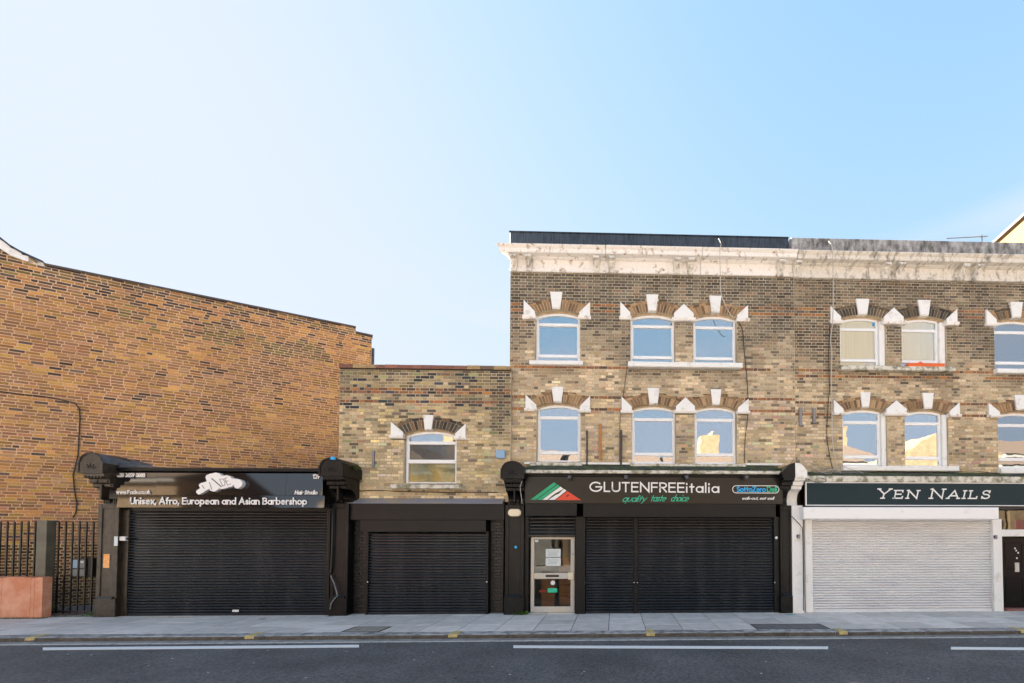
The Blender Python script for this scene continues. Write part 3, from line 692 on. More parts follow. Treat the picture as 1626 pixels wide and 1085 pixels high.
def console(parent, x0, x1, ztop, zbot, yfront, Yw, m='black_paint', arched=True, split=None):
    """shopfront bracket: block with arched top far forward, stepped and curved back down to the pilaster"""
    w = x1-x0; H = ztop-zbot; c = (x0+x1)/2; out = Yw-yfront
    zb = ztop-H*.42
    blk = MB()
    pts = [(x0, zb), (x1, zb), (x1, zb+H*.24)]
    for i in range(9):
        a = math.pi*i/8; pts.append((c+math.cos(a)*w*.46, zb+H*.24+math.sin(a)*(ztop-zb-H*.24)))
    pts.append((x0, zb+H*.24))
    blk.prism(pts, yfront, Yw); o = blk.build('console_head', m, parent)
    # raised border and fan carving on the face
    rim = MB(); ins = w*.10
    for (ax, az), (bx, bz) in zip(pts, pts[1:]+pts[:1]):
        mx_, mz_ = c, zb+H*.18
        ia = (mx_+(ax-mx_)*.84, mz_+(az-mz_)*.84); ib = (mx_+(bx-mx_)*.84, mz_+(bz-mz_)*.84)
        oa = (mx_+(ax-mx_)*.985, mz_+(az-mz_)*.985); ob = (mx_+(bx-mx_)*.985, mz_+(bz-mz_)*.985)
        rim.prism([oa, ob, ib, ia], yfront-.014, yfront+.002)
    rim.build('console_border', m, o)
    fan = MB()
    for k in range(5):
        a = math.pi*(.1+.8*k/4); r = w*.24
        fan.tube([(c+math.cos(a)*r*.3, yfront-.006, zb+H*.08+math.sin(a)*r*.3), (c+math.cos(a)*r, yfront-.006, zb+H*.08+math.sin(a)*r)], .009, 5)
    fan.build('carved_fan', m, o)
    # lower scroll
    prof = [(Yw, zb), (yfront+out*.10, zb), (yfront+out*.12, zb-H*.06), (yfront+out*.30, zb-H*.10), (yfront+out*.30, zb-H*.17), (yfront+out*.42, zb-H*.19), (yfront+out*.42, zb-H*.25)]
    for i in range(6):
        a = math.pi/2*i/5; prof.append((yfront+out*.50+out*.34*math.sin(a), zb-H*.27-(H*.24)*(1-math.cos(a))))
    prof += [(yfront+out*.78, zb-H*.53), (yfront+out*.78, zbot), (Yw, zbot)]
    sc = MB(); sc.extx(prof, x0+w*.10, x1-w*.10); s = sc.build('console_scroll', m, parent)
    gr = MB(); gr.box(c-w*.035, c+w*.035, yfront+out*.34, yfront+out*.6, zbot+H*.06, zb-H*.20)
    for q in (-1, 1):
        gr.box(c+q*w*.2-w*.13, c+q*w*.2+w*.13, yfront+out*.27, yfront+out*.4, zb-H*.165, zb-H*.125)
        gr.box(c+q*w*.2-w*.13, c+q*w*.2+w*.13, yfront+out*.385, yfront+out*.5, zb-H*.235, zb-H*.20)
        for k in range(4): gr.box(c+q*w*.2-w*.12+k*w*.07, c+q*w*.2-w*.09+k*w*.07, yfront+out*.70, yfront+out*.85, zbot+.01, zbot+H*.10)
    gr.build('scroll_ribs', m, s)
    dn = MB()
    for k in range(6): dn.box(x0+w*(.14+.125*k), x0+w*(.20+.125*k), yfront+out*.09, yfront+out*.2, zb-H*.085, zb-H*.05)
    dn.build('dentils', m, s, kind='stuff')
    return o
def pilaster(parent, x0, x1, z0, z1, Yf, Yw, m='black_paint', foot_y=None):
    w = x1-x0; b = MB(); b.box(x0, x1, Yf+.02, Yw, z0, z1); p = b.build('pilaster', m, parent)
    e = w*.2; f = MB(); zb = z0+.42
    f.bbox(x0, x0+e, Yf, Yf+.02, zb, z1); f.bbox(x1-e, x1, Yf, Yf+.02, zb, z1); f.bbox(x0+e, x1-e, Yf, Yf+.02, z1-.12, z1); f.build('panel_frame', m, p)
    g = MB(); g.bbox(x0-.012, x1+.012, Yf-.03, Yf+.02, z0, zb); g.build('plinth', m, p)
    h = MB(); h.extx([(Yf-.01, zb+.055), (Yf-.045, zb+.004), (Yf-.045, zb-.02), (Yf+.02, zb-.02), (Yf+.02, zb+.055)], x0+e*.6, x1-e*.6); h.build('plinth_ledge', m, p)
    return p

# ================================================================== 1. big orange brick flank wall
wallA = Vector((P(45, 700, 11.9).x, 11.9)); wallB = Vector((P(590, 700, 16.0).x, 16.0))
# refine: the wall runs from A to B and on beyond the left edge of the view
Uw = (wallB-wallA).normalized(); Lw = (wallB-wallA).length
def on_wall(px, py):                                       # pixel -> (u,z) on the flank wall
    d = RM @ Vector(((px-PPX)/F, (PPY-py)/F, -1)); Nn = Vector((Uw.y, -Uw.x))
    t = (wallA.dot(Nn))/(d.x*Nn.x+d.y*Nn.y); p = EYE+d*t
    return (Vector((p.x, p.y))-wallA).dot(Uw), p.z
uR = on_wall(590, 560)[0]; uStep = on_wall(565, 525)[0]; zTop = on_wall(300, 468)[1]; zTopR = on_wall(580, 532)[1]; uK = on_wall(47, 415)[0]
zK = on_wall(47, 417)[1]; zL = on_wall(1, 397)[1]; uL = on_wall(1, 397)[0]
zT0 = on_wall(565, 521)[1]; uT0 = on_wall(565, 521)[0]; zTL = zK
base = Vector((wallA.x, wallA.y, 0))
flank = thing('brick_building', (wallA.x, wallA.y, 0), 'tall orange brown brick building with sooty sloping top behind railings and barber shop', 'building')
region = [(-4.5, -.1), (uR, -.1), (uR, zTopR), (uStep, zTopR+.0), (uStep, zT0), (uK, zK), (uL, zL), (uL-.8, zL+.75), (-4.5, zL+2.6)]
def top_at(u):
    if u < uL-.8: return zL+.75
    if u < uL: return zL+(uL-u)/.8*.75
    if u < uK: return zL+(u-uL)/(uK-uL)*(zK-zL)
    return zK+(u-uK)/(uStep-uK)*(zT0-zK)
zlow = on_wall(110, 863)[1]
def orange_tint(u, z, w):
    dt = top_at(u)-z; w = .93
    n1 = nz3(u*.35+9, z*.45); n2 = nz3(u*1.3, z*1.6, 2)
    if z < zlow:
        return mulc(random.choice(((.17, .075, .035), (.13, .06, .032), (.20, .10, .04), (.10, .05, .03))), random.uniform(.7, 1.25))
    pal = ((.34, .18, .09), (.28, .15, .085), (.38, .22, .10), (.47, .22, .055), (.42, .235, .045), (.38, .17, .075), (.36, .17, .085), (.54, .31, .06), (.33, .17, .07), (.44, .23, .12), (.55, .27, .06), (.50, .27, .08))
    c = random.choice(pal)
    c = mixc(c, (.54, .29, .09), max(0, n1)*.7); c = mixc(c, (.25, .145, .09), max(0, -n1)*1.1); c = mulc(c, 1+.35*nz3(u*1.7, z*2.6, 13))
    soot = max(0, 1-dt/(1.15+.9*n2)) if dt < 2 else 0
    r = random.random()
    if r < .020+.42*soot+(.10 if n2 < -.35 else 0): c = mulc((.085, .066, .056), random.uniform(.6, 1.6))
    elif soot > .3 and r < .6: c = mixc(c, (.52, .24, .06), .6)
    elif dt < .25: c = mixc(c, (.16, .14, .06), .7)
    elif dt < 1.4 and nz3(u*.9, z*1.3, 7) > .18: c = mixc(c, random.choice(((.15, .16, .05), (.09, .08, .06), (.20, .15, .08))), .75)
    g_ = sum(c)/3; c = mixc(c, (g_*1.06, g_*.98, g_*.9), .08)
    return mulc(c, w*random.uniform(.70, 1.24))
hole_low = []
zcut = -.1+.080*round((zlow+.1)/.080)
region_up = [(-4.5, zcut), (uR, zcut)]+region[2:]
region_lo = [(-4.5, -.1), (uR, -.1), (uR, zcut), (-4.5, zcut)]
fw = brick_wall(flank, (wallA.x, wallA.y), Uw, [region_up], [], orange_tint, 'mortar_orange', course=.080, L=.250, bond='stretcher', joint=.021, thick=.3,
                near=lambda u, z: abs(u-1)*.6+abs(z-zcut), limit=300)
brick_wall(flank, (wallA.x, wallA.y), Uw, [region_lo], [], orange_tint, 'mortar_cream', course=.080, L=.235, H=.115, bond='flemish', joint=.021, thick=.3,
                near=lambda u, z: abs(u-1)*.6+abs(z-zcut), limit=300, name='lower_wall')
def wp(u, z, d=0): return (wallA.x+Uw.x*u+Uw.y*d, wallA.y+Uw.y*u-Uw.x*d, z)
def strip_on_wall(mb, pts, h, d0, d1):                      # band following (u,z) points, h high, from d0 to d1 proud
    for (u0, z0), (u1, z1) in zip(pts, pts[1:]):
        k = len(mb.v)
        mb.v += [wp(u0, z0, d1), wp(u1, z1, d1), wp(u1, z1+h, d1), wp(u0, z0+h, d1), wp(u0, z0, d0), wp(u1, z1, d0), wp(u1, z1+h, d0), wp(u0, z0+h, d0)]
        mb.f += [(k, k+1, k+2, k+3), (k+3, k+2, k+6, k+7), (k+4, k+5, k+1, k), (k+5, k+4, k+7, k+6), (k, k+3, k+7, k+4), (k+1, k+5, k+6, k+2)]; mb.c += [None]*6
cp = MB(); strip_on_wall(cp, [(uK+.25, top_at(uK+.25)+.002), (uStep, zT0+.002)], .05, -.32, .04); strip_on_wall(cp, [(uStep+.002, zTopR+.002), (uR+.03, zTopR+.002)], .05, -.32, .03)
cp.build('coping', 'rust', flank)
vb = MB(); q = on_wall
vpts = [(-4.5, zL+2.6), (uL-.8, zL+.75), on_wall(0, 395), on_wall(18, 407), on_wall(36, 414), on_wall(47, 417)]
for (a, b), hh in zip(zip(vpts, vpts[1:]), (.25, .25, .23, .19, .13)): strip_on_wall(vb, [a, b], hh, -.3, .06)
vb.build('verge_board', 'white_paint', flank)
vc = MB()
tp = [(vpts[0][0], vpts[0][1]+.25), (vpts[1][0], vpts[1][1]+.25), (vpts[2][0], vpts[2][1]+.245), (vpts[3][0], vpts[3][1]+.21), (vpts[4][0], vpts[4][1]+.16), (uK+.25, top_at(uK+.25)+.03)]
strip_on_wall(vc, tp, .05, -.35, .09); vc.build('roof_edge', 'lead', flank)
# body of that building
bd = MB(); k = 0
c4 = [wp(-4.5, 0, -.3), wp(uR, 0, -.3), wp(uR, 0, -6), wp(-4.5, 0, -6)]
hz = zTopR-.3
bd.v = [(p[0], p[1], z) for z in (-.1, hz) for p in c4]; bd.f = [(0, 1, 5, 4), (1, 2, 6, 5), (2, 3, 7, 6), (3, 0, 4, 7), (4, 5, 6, 7)]; bd.c = [None]*5
bd.build('building_body', 'body_brick', flank)
dp = MB(); a = on_wall(592, 552); dp.tube([wp(uR+.05, a[1], -.1), wp(uR+.05, 5.0, -.1)], .05, 8); dp.build('downpipe', 'slate_blue', flank)

# cable on the flank wall
cb = MB(); cpts = [(-40, 618), (0, 622), (35, 627), (75, 631), (100, 636), (120, 641), (127, 650), (128, 665), (126, 700), (125, 722), (117, 755), (119, 780), (123, 800), (121, 815), (117, 822)]
cb.tube([wp(*on_wall(a, b), .03) for a, b in cpts], .013, 5)
tag(cb.build('cable', 'cable', smooth=True), 'thin black cable drooping down the orange brick wall above the railings', 'cable')

# ================================================================== 2. barber shop (single storey, between railings and small house)
xb0, xb1 = P(155, 880, YS).x, P(556, 880, YS).x
shop = thing('barber_shop', ((xb0+xb1)/2, YS, 0), 'single storey black barber shopfront with wide black shutter under glossy sign', 'shop')
X0, X1, Z0, Z1 = rect(205, 812, 518, 972, YS)
shutter(shop, X0, X1, .012, Z1, 37, 'black_slat')
fb = MB(); fb.box(xb0+.3, xb1-.3, YS+.02, YS+.2, Z1-.02, P(350, 745, YS).z); fb.build('wall', 'charcoal', shop)
rl = MB(); a = P(193, 880, YS).x; rl.bbox(a, X0-.005, YS-.03, YS+.1, 0, Z1+.02); rl.build('guide_rail', 'brown_stone', shop)
rl = MB(); a = P(525, 880, YS).x; rl.bbox(X1+.005, a, YS-.03, YS+.1, 0, Z1+.02); rl.build('guide_rail', 'charcoal', shop)
xa = P(155, 880, YS-.1).x; xc = P(188, 880, YS-.1).x; zt = P(170, 800, YS-.1).z
pilaster(shop, xa, xc, 0, zt, YS-.12, YS+.4, 'brown_stone')
console(shop, P(127, 735, 10.25).x, P(167, 735, 10.25).x+.02, P(147, 719, 10.25).z, zt-.0, 10.20, YS+.02, 'brown_stone')
xa = P(525, 880, YS-.1).x; xc = P(553, 880, YS-.1).x
pilaster(shop, xa+.01, xc, 0, zt+.02, YS-.12, YS+.2)
console(shop, P(508, 740, 10.3).x, P(548, 740, 10.3).x, P(528, 727, 10.3).z, zt+.02, 10.25, YS+.19)
cn = MB(); za = P(350, 750, 10.6).z; zb = P(350, 744, 10.6).z
xl = P(190, 747, 10.6).x; xr = P(512, 747, 10.6).x
cn.extx([(YS+.5, za), (YS+.5, zb+.04), (10.50, zb), (10.46, zb-.02), (10.46, za+.01), (10.50, za)][::-1], xl-.05, xr+.02); cn.build('cornice', 'black_paint', shop)
rf = MB(); rf.box(xb0+.05, xb1-.05, YS+.5, 12.6, zb-.22, zb-.02); rf.build('roof', 'lead', shop)
# lead sheet running back over the left bracket
ls = MB(); zc = P(147, 722, 10.25).z
xq0, xq1 = P(133, 735, 10.25).x, P(167, 735, 10.25).x
n = 6; prof = []
for i in range(n+1):
    a = math.pi*i/n; prof.append(((xq0+xq1)/2-math.cos(a)*(xq1-xq0)*.56, zc-.18+math.sin(a)*.225))
for i in range(n):
    (xa_, za_), (xb_, zb_) = prof[i], prof[i+1]
    ls.face([(xa_, 10.18, za_), (xb_, 10.18, zb_), (xb_, 11.3, zb_-.05), (xa_, 11.3, za_-.05)]); ls.face([(xa_, 10.18, za_-.012), (xa_, 11.3, za_-.062), (xb_, 11.3, zb_-.062), (xb_, 10.18, zb_-.012)])
ls.build('lead_cap', 'slate_blue', shop)
ls = MB(); e = xq1+.03
ls.face([(e, 10.5, zc-.16), (e+.9, 10.55, zb+.012), (e+1.0, 11.2, zb+.03), (e, 11.3, zc-.10)]); ls.face([(e, 10.5, zc-.18), (e, 11.3, zc-.12), (e+1.0, 11.2, zb+.01), (e+.9, 10.55, zb-.01)]); ls.face([(e, 10.5, zc-.16), (e, 10.5, zc-.32), (e+.9, 10.55, zb-.01), (e+.9, 10.55, zb+.012)])
ls.build('lead_flashing', 'slate_blue', shop)
# side and back walls
sw = MB(); sw.box(xb0+.02, xb0+.2, YS+.41, 12.6, 0, zb-.23); sw.box(xb0+.2, xb1, 12.4, 12.6, 0, zb-.23); sw.build('side_wall', 'body_brick', shop)

# sign of the barber shop
YF = 10.52
X0, X1, Z0, Z1 = rect(185, 751, 512, 787, YF)
ZL0 = P(350, 806.5, 10.5).z
bs = thing('shop_sign', ((X0+X1)/2, YF, Z0), 'glossy black barbershop sign with raised white logo and white lettering above black shutter', 'sign')
pb = MB(); n = 3; xs = [X0, P(247, 770, YF).x, P(453, 770, YF).x, X1]
for i in range(3):
    p = MB(); p.bbox(xs[i]+.003, xs[i+1]-.003, YF, YF+.05, Z0+.004, Z1, .004)
    # each sheet is hung at a slightly different angle
    tl = (.0, .03, -.018)[i]; xm = (xs[i]+xs[i+1])/2
    p.v = [(a, b+(c-Z0)*.05+tl*(a-xm)*.2, c) for a, b, c in p.v]; p.build('sign_panel', 'black_gloss', bs)
lw = MB(); XL0, XL1 = P(188, 797, 10.45).x, P(516, 797, 10.45).x
lw.extx([(10.42, ZL0), (10.44, Z0-.006), (YF+.3, Z0-.006), (YF+.3, ZL0)][::-1], XL0, XL1); lw.build('lower_panel', 'black_gloss', bs)
zb_ = P(350, 800.6, 10.42).z; cap = P(350, 791.2, 10.42).z-zb_
lettering('lettering', 'Unisex, Afro, European and Asian Barbershop', P(208, 797, 10.42).x, P(487, 797, 10.42).x, zb_, cap, 10.418, .025, 'letters', bs, gap=.23, depth=.01, each=True)
def small(text, x0, x1, yb, yt, Y, t, par, m='letters', **k):
    zz = P((x0+x1)/2, yb, Y).z; return lettering('lettering', text, P(x0, yb, Y).x, P(x1, yb, Y).x, zz, P((x0+x1)/2, yt, Y).z-zz, Y-.01, t, m, par, **k)
small('020 3659 5080', 187, 231, 757.5, 752, YF+.02, .018, bs)
small('www.Fade.co.uk', 186, 239, 784, 779, YF-.005, .014, bs)
small('139', 498, 508, 760, 754, YF+.02, .02, bs)
small('Hair Studio', 469, 504, 785, 779.5, YF-.005, .018, bs, slant=.2)
# raised logo
zx = [(180, 680), (200, 630), (290, 575), (250, 500), (290, 450), (460, 400), (425, 300), (450, 240), (540, 205), (600, 195), (680, 170), (780, 190), (850, 260), (980, 240), (1060, 270), (1110, 330), (1230, 330), (1340, 370), (1385, 450), (1350, 530), (1260, 590), (1190, 570), (1160, 520), (1170, 480), (1110, 530), (850, 600), (765, 575), (740, 620), (640, 665), (550, 640), (520, 590), (430, 640), (310, 720), (240, 740)]
YG = YF-.085
poly = [(P(300+a/16.26, 740+b/16.26, YG).x, P(300+a/16.26, 740+b/16.26, YG).z) for a, b in zx]
lg = MB(); lg.prism(poly, YG, YF+.01); logo = lg.build('raised_logo', 'letters', bs)
ln = MB()
def zp(a, b): p = P(300+a/16.26, 740+b/16.26, YG); return (p.x, p.z)
for st, t in (([(595, 330), (830, 530)], .022), ([(530, 430), (590, 600)], .012), ([(340, 510), (400, 580)], .012), ([(790, 345), (870, 520), (920, 500), (935, 440), (890, 340), (790, 345)], .009), ([(925, 330), (1000, 500), (1080, 465)], .009), ([(925, 335), (985, 300)], .009), ([(955, 410), (1010, 385)], .009)):
    stroke(ln, [zp(*q) for q in st], t, YG-.004, YG, lambda p: (p[0], p[1]))
ln.build('logo_linework', 'ink', logo)
# small things on the barber shop
def box_thing(name, px0, py0, px1, py1, Y, d, m, label, cat, group=None, b=.004):
    X0, X1, Z0, Z1 = rect(px0, py0, px1, py1, Y); m_ = MB(); m_.bbox(X0, X1, Y-d, Y, Z0, Z1, b); return tag(m_.build(name, m), label, cat, group)
box_thing('sticker', 164, 880, 174, 902, YS-.105, .004, 'sticker_orange', 'orange sticker on the brown and black pilaster left of the wide black shutter', 'sticker')
box_thing('sticker', 181, 852, 187, 867, YS-.122, .003, 'paper', 'small white sticker on the edge of the leftmost pilaster', 'sticker')
lk = thing('shutter_lock', P(200, 856, YS-.03), 'white lock box on the guide rail left of the widest black shutter', 'lock')
X0, X1, Z0, Z1 = rect(193, 852, 203, 859, YS-.03); m_ = MB(); m_.bbox(X0, X1, YS-.09, YS-.03, Z0, Z1); m_.build('lock_body', 'letters', lk); m_ = MB(); m_.tube([(X1+.01, YS-.06, (Z0+Z1)/2), (X1+.035, YS-.06, (Z0+Z1)/2)], .018, 8); m_.build('lock_barrel', 'cable', lk)
box_thing('sticker', 369, 968.5, 379, 972, YS-.022, .003, 'letters', 'tiny white label at the foot of the widest black shutter', 'sticker')
X0, X1, Z0, Z1 = rect(452, 915.5, 475, 918, YS-.018); m_ = MB(); m_.box(X0, X1, YS-.022, YS-.012, Z0, Z1); tag(m_.build('letter_slot', 'cable'), 'thin dark letter slot in the right part of the widest shutter', 'slot')
hs = MB(); hp = [(529, 806), (528, 850), (526, 900), (525, 908), (524, 912)]
hs.tube([P(a, b, YS-.15) for a, b in hp], .022, 6); tag(hs.build('cable', 'cable', smooth=True), 'black pipe running down beside the pilaster right of the widest shutter', 'pipe')
hs = MB(); hp = [(525, 914), (530, 925), (534, 938), (536, 946), (531, 951), (526, 958), (524, 968)]
hs.tube([P(a, b, YS-.19) for a, b in hp], .014, 6); tag(hs.build('hose', 'grey_box', smooth=True), 'short grey hose looping at the foot of the pilaster right of the widest shutter', 'hose')

# ================================================================== 3. railings, panel, post box at left
YFn = 10.9
fx0, fx1 = P(-165, 900, YFn).x, P(152, 900, YFn).x
zr1 = P(60, 828, YFn).z
fe = thing('railings', ((fx0+fx1)/2, YFn, 0), 'black iron railings with a thick square post in front of the orange brick wall', 'railings')
def bar(x):
    b = MB(); b.box(x-.013, x+.013, YFn-.013, YFn+.013, .05, zr1-.03)
    b.v += [(x-.013, YFn-.013, zr1-.029), (x+.013, YFn-.013, zr1-.029), (x+.013, YFn+.013, zr1-.029), (x-.013, YFn+.013, zr1-.029), (x, YFn, zr1+.02)]
    b.f += [(8, 9, 12), (9, 10, 12), (10, 11, 12), (11, 8, 12)]; b.c += [None]*4
    b.build('railing_bar', 'iron', fe)
for k in range(26): bar(P(146.5-k*11.0 if k < 7 else 146.5-k*11.0-7, 900, YFn).x) if k < 7 else bar(P(54-(k-7)*11.1, 900, YFn).x)
b = MB(); b.box(fx0, fx1, YFn-.008, YFn+.008, .07, .11); b.build('rail', 'iron', fe)
X0, X1, Z0, Z1 = rect(62, 827, 78, 971, YFn-.05); b = MB(); b.bbox(X0, X1, YFn-.12, YFn+.06, 0, Z1, .006); b.build('post', 'post', fe)
pt_ = thing('board_panel', (P(20, 940, 10.6).x, 10.65, 0), 'low terracotta coloured board panel leaning in front of the railings at left', 'panel')
xs = [-160, -130, -100, -70, -40, -15, 4, 17, 50, 56, 68.5]
for a, c in zip(xs, xs[1:]):
    X0, X1 = P(a, 945, 10.6).x, P(c, 945, 10.6).x; b = MB(); zt_ = P(30, 917, 10.6).z+random.uniform(-.012, .012)
    nn = 6; ptsb = [(X0+.002, .0), (X1-.002, .0)]+[(X1-.002-(X1-X0-.004)*i/nn, zt_+random.uniform(-.022, .01)) for i in range(nn+1)]
    b.prism(ptsb, 10.58+random.uniform(0, .006), 10.76); b.build('board', 'terracotta', pt_)
lb = thing('wall_box', (P(130, 900, 11.2).x, 11.0, .9), 'black metal letter box with clear panels behind the railing bars', 'box')
X0, X1, Z0, Z1 = rect(114, 887, 137, 917, 10.98)
b = MB(); b.bbox(X0, X1, 10.98, 11.25, Z0, Z1); b.build('box_body', 'iron', lb)
for q in (0, 1):
    b = MB(); w = (X1-X0)/2; b.box(X0+q*w+.025, X0+q*w+w-.02, 10.970, 10.979, Z0+.25*(Z1-Z0)*0+.03, Z0+(Z1-Z0)*.42); b.build('clear_panel', 'grey_box', lb)
    b = MB(); b.box(X0+q*w+.025, X0+q*w+w-.02, 10.970, 10.979, Z0+(Z1-Z0)*.50, Z1-.03); b.build('clear_panel', 'alarm_blue' if q == 0 else 'grey_box', lb)
b = MB(); b.box(X0+w*1.3, X0+w*1.7, 10.962, 10.969, Z1-.10, Z1-.07); b.build('label_plate', 'letters', lb)
b = MB(); b.bbox(X1+.002, X1+.13, 11.0, 11.25, Z0+.01, Z1+.01); b.build('box_side', 'cable', lb)
# weeds
def weed(x, y, z, s, n, label, m='leaf', cat='weed', spread=1.0, droop=0, name='weed', group=None):
    b = MB(); rs = random.Random(int(abs(x*977+z*131)))
    for i in range(n):
        a = rs.uniform(0, 6.283); e = rs.uniform(.2, 1.1); L = s*rs.uniform(.5, 1.1); c = Vector((x+rs.uniform(-1, 1)*s*spread, y+rs.uniform(-.3, .3)*s, z+rs.uniform(0, .25)*s))
        d = Vector((math.cos(a)*math.cos(e), math.sin(a)*math.cos(e), math.sin(e)-droop)); sd = d.cross(Vector((0, 0, 1))); sd = sd.normalized() if sd.length > .01 else Vector((1, 0, 0)); w = L*.22
        mid = c+d*L*.55
        b.face([c, mid-sd*w, c+d*L-Vector((0, 0, L*.15)), mid+sd*w+Vector((0, 0, .004))])
    return tag(b.build(name, m), label, cat, group)
weed(P(828, 971, 10.7).x, 10.66, 0.0, .13, 46, 'small bright green weed at the foot of the pilaster left of the white framed door', spread=1.3)
weed(P(150, 970, 10.8).x, 10.8, 0, .13, 26, 'green weed tuft at the right end of the railings', spread=1)
weed(P(84, 958, 11.6).x, 11.6, 0, .22, 40, 'dark green weed behind the railings beside the thick post', 'leaf_dark')
gs = MB(); rs = random.Random(3)
for i in range(1500):
    px = rs.uniform(-75, 156); Yg_ = 10.56 if px < 72 else 10.78; x_ = P(px, 972, Yg_).x; y_ = Yg_+rs.uniform(-.06, .05); h_ = rs.uniform(.012, .045); a = rs.uniform(-.5, .5)
    gs.face([(x_-.004, y_, 0), (x_+.004, y_, 0), (x_+a*h_, y_-.02*rs.random(), h_)])
tag(gs.build('grass', 'moss_line', kind='stuff'), 'thin strip of yellow green grass and moss at the foot of the railings and panel', 'grass')
gr = MB(); gr.box(fx0-4, fx1+.1, 10.95, 14.0, -.12, .006); tag(gr.build('yard', 'mauve'), kind='structure')

# ================================================================== 4. small brick house with one window
hx0, hx1 = P(538, 700, YM).x, P(812, 700, YM).x
zc0, zc1 = P(675, 588, YM).z, P(675, 581, YM).z
hm = thing('brick_house', ((hx0+hx1)/2, YM, 0), 'narrow low brick house with a single arched window above a black shutter', 'house')
WX0, WX1 = P(641, 728, YM).x, P(725, 728, YM).x; WZ0, WZ1 = P(683, 769, YM).z, P(683, 684, YM).z
sc_ = YM*1.0/10.77
polyA = brick_arch(hm, WX0, WX1, WZ1, YM, .13, .29, tint=arch_tint(DARKA+((.2, .12, .07),)))
X0, X1, Z0, Z1 = rect(673, 660, 689, 682, YM); kp = keystone(hm, X0, X1, Z0, Z1, YM)
X0, X1, Z0, Z1 = rect(622, 671, 641, 697, YM); s1 = springer(hm, -1, X0, X1, Z0, Z1, YM)
X0, X1, Z0, Z1 = rect(724, 674, 740, 699, YM); s2 = springer(hm, 1, X0, X1, Z0, Z1, YM)
open_ = [(WX0, WZ0), (WX1, WZ0), (WX1, WZ1-.03), (WX0, WZ1-.03)]
zs0 = P(675, 797, YM).z
strm = [(P(675, 621, YM).z, 1), (P(675, 638, YM).z, 1)]
def mid_tint(u, z, w):
    f = stock_tint(P(675, 640, YM).z+1.2, P(675, 760, YM).z, [(a, b) for a, b in strm], 3, dark=(.20, .165, .09), light=(.40, .33, .19))
    c = f(u, z, w)
    # sooty downpipe stain at the right end
    d = abs(u-(hx1-.28)); 
    if d < .3 and z > P(675, 690, YM).z: c = mixc(c, (.06, .055, .05), .75*(1-d/.3))
    if random.random() < .14 and z > P(675, 650, YM).z: c = mulc((.06, .065, .07), random.uniform(.7, 1.4))
    if abs(z-strm[0][0]) < .04 or abs(z-strm[1][0]) < .04: c = mulc((.13, .06, .045), random.uniform(.6, 1.5))
    return c
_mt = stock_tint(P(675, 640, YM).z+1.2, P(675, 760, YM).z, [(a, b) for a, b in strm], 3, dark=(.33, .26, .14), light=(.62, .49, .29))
def mid_tint(u, z, w, zq=P(675, 690, YM).z, zq2=P(675, 650, YM).z):
    c = _mt(u, z, w); d = abs(u-(hx1-.28))
    if d < .3 and z > zq: c = mixc(c, (.06, .055, .05), .75*(1-d/.3))
    if random.random() < .13 and z > zq2: c = mulc((.06, .065, .07), random.uniform(.7, 1.4))
    return c
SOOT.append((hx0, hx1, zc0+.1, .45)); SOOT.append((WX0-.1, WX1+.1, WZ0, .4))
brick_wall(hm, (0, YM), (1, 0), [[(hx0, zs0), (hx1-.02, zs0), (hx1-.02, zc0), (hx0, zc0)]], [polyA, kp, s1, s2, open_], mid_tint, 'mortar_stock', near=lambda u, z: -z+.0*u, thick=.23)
window(hm, WX0+.01, WX1-.01, WZ0, WZ1, YM, .12, tr=((.185, .245), (.53, .60)), glassm=('glass', 'glass_clear', 'glass_clear'), backs=(None, 'frost_grey', 'net_frost'))
X0, X1, Z0, Z1 = rect(624, 770.5, 736, 777, YM); sill(hm, X0, X1, Z0, Z1, YM, 'sill_worn')
# coping of brick-on-edge pieces
x = hx0
while x < hx1-.05:
    b = MB(); w = .225 if random.random() < .7 else .33; w = min(w, hx1-.03-x)
    c = mulc(random.choice(((.28, .13, .09), (.24, .12, .09), (.40, .28, .15), (.20, .14, .10))), random.uniform(.8, 1.1))
    b.box(x+.004, x+w-.004, YM-.05, YM+.26, zc0+.022, zc1+random.uniform(-.006, .008), c); b.build('coping_brick', 'brick', hm); x += w
b = MB(); b.box(hx0, hx1-.02, YM-.025, YM+.24, zc0+.001, zc0+.02); b.build('coping_bed', 'mortar_black', hm)
# lead flashing, fascia, shutter box, shutter
fl = MB(); za, zb = P(680, 800, YM-.2).z, P(680, 793, YM).z
fl.extx([(YM-.24, za), (YM-.24, za+.012), (YM-.012, zb+.02), (YM-.010, zb-.05)], P(557, 796, YM-.1).x, P(800, 796, YM-.1).x); fl.build('lead_flashing', 'zinc', hm)
X0, X1, Z0, Z1 = rect(553, 801, 801, 826, YM-.25); b = MB(); b.bbox(X0, X1, YM-.25, YM+.1, Z0, za-.004, .006); b.build('fascia', 'charcoal', hm)
X0b, X1b, Z0b, Z1b = rect(573, 826, 772, 845, YM-.25); b = MB(); b.bbox(X0b, X1b, YM-.28, YM+.02, Z0b, Z0-.002, .006); b.build('shutter_box', 'charcoal', hm)
X0, X1, Z0, Z1 = rect(586, 846, 772, 971, YS); shutter(hm, X0, X1, .012, Z1, 29, 'black_slat')
sx0, sx1 = X0, X1
b = MB(); b.bbox(X0-.06, X0-.004, YS-.04, YM, 0, Z0b+.02); b.build('guide_rail', 'charcoal', hm); b = MB(); b.bbox(X1+.004, X1+.06, YS-.04, YM, 0, Z0b+.02); b.build('guide_rail', 'charcoal', hm)
zp_ = zs0-.001
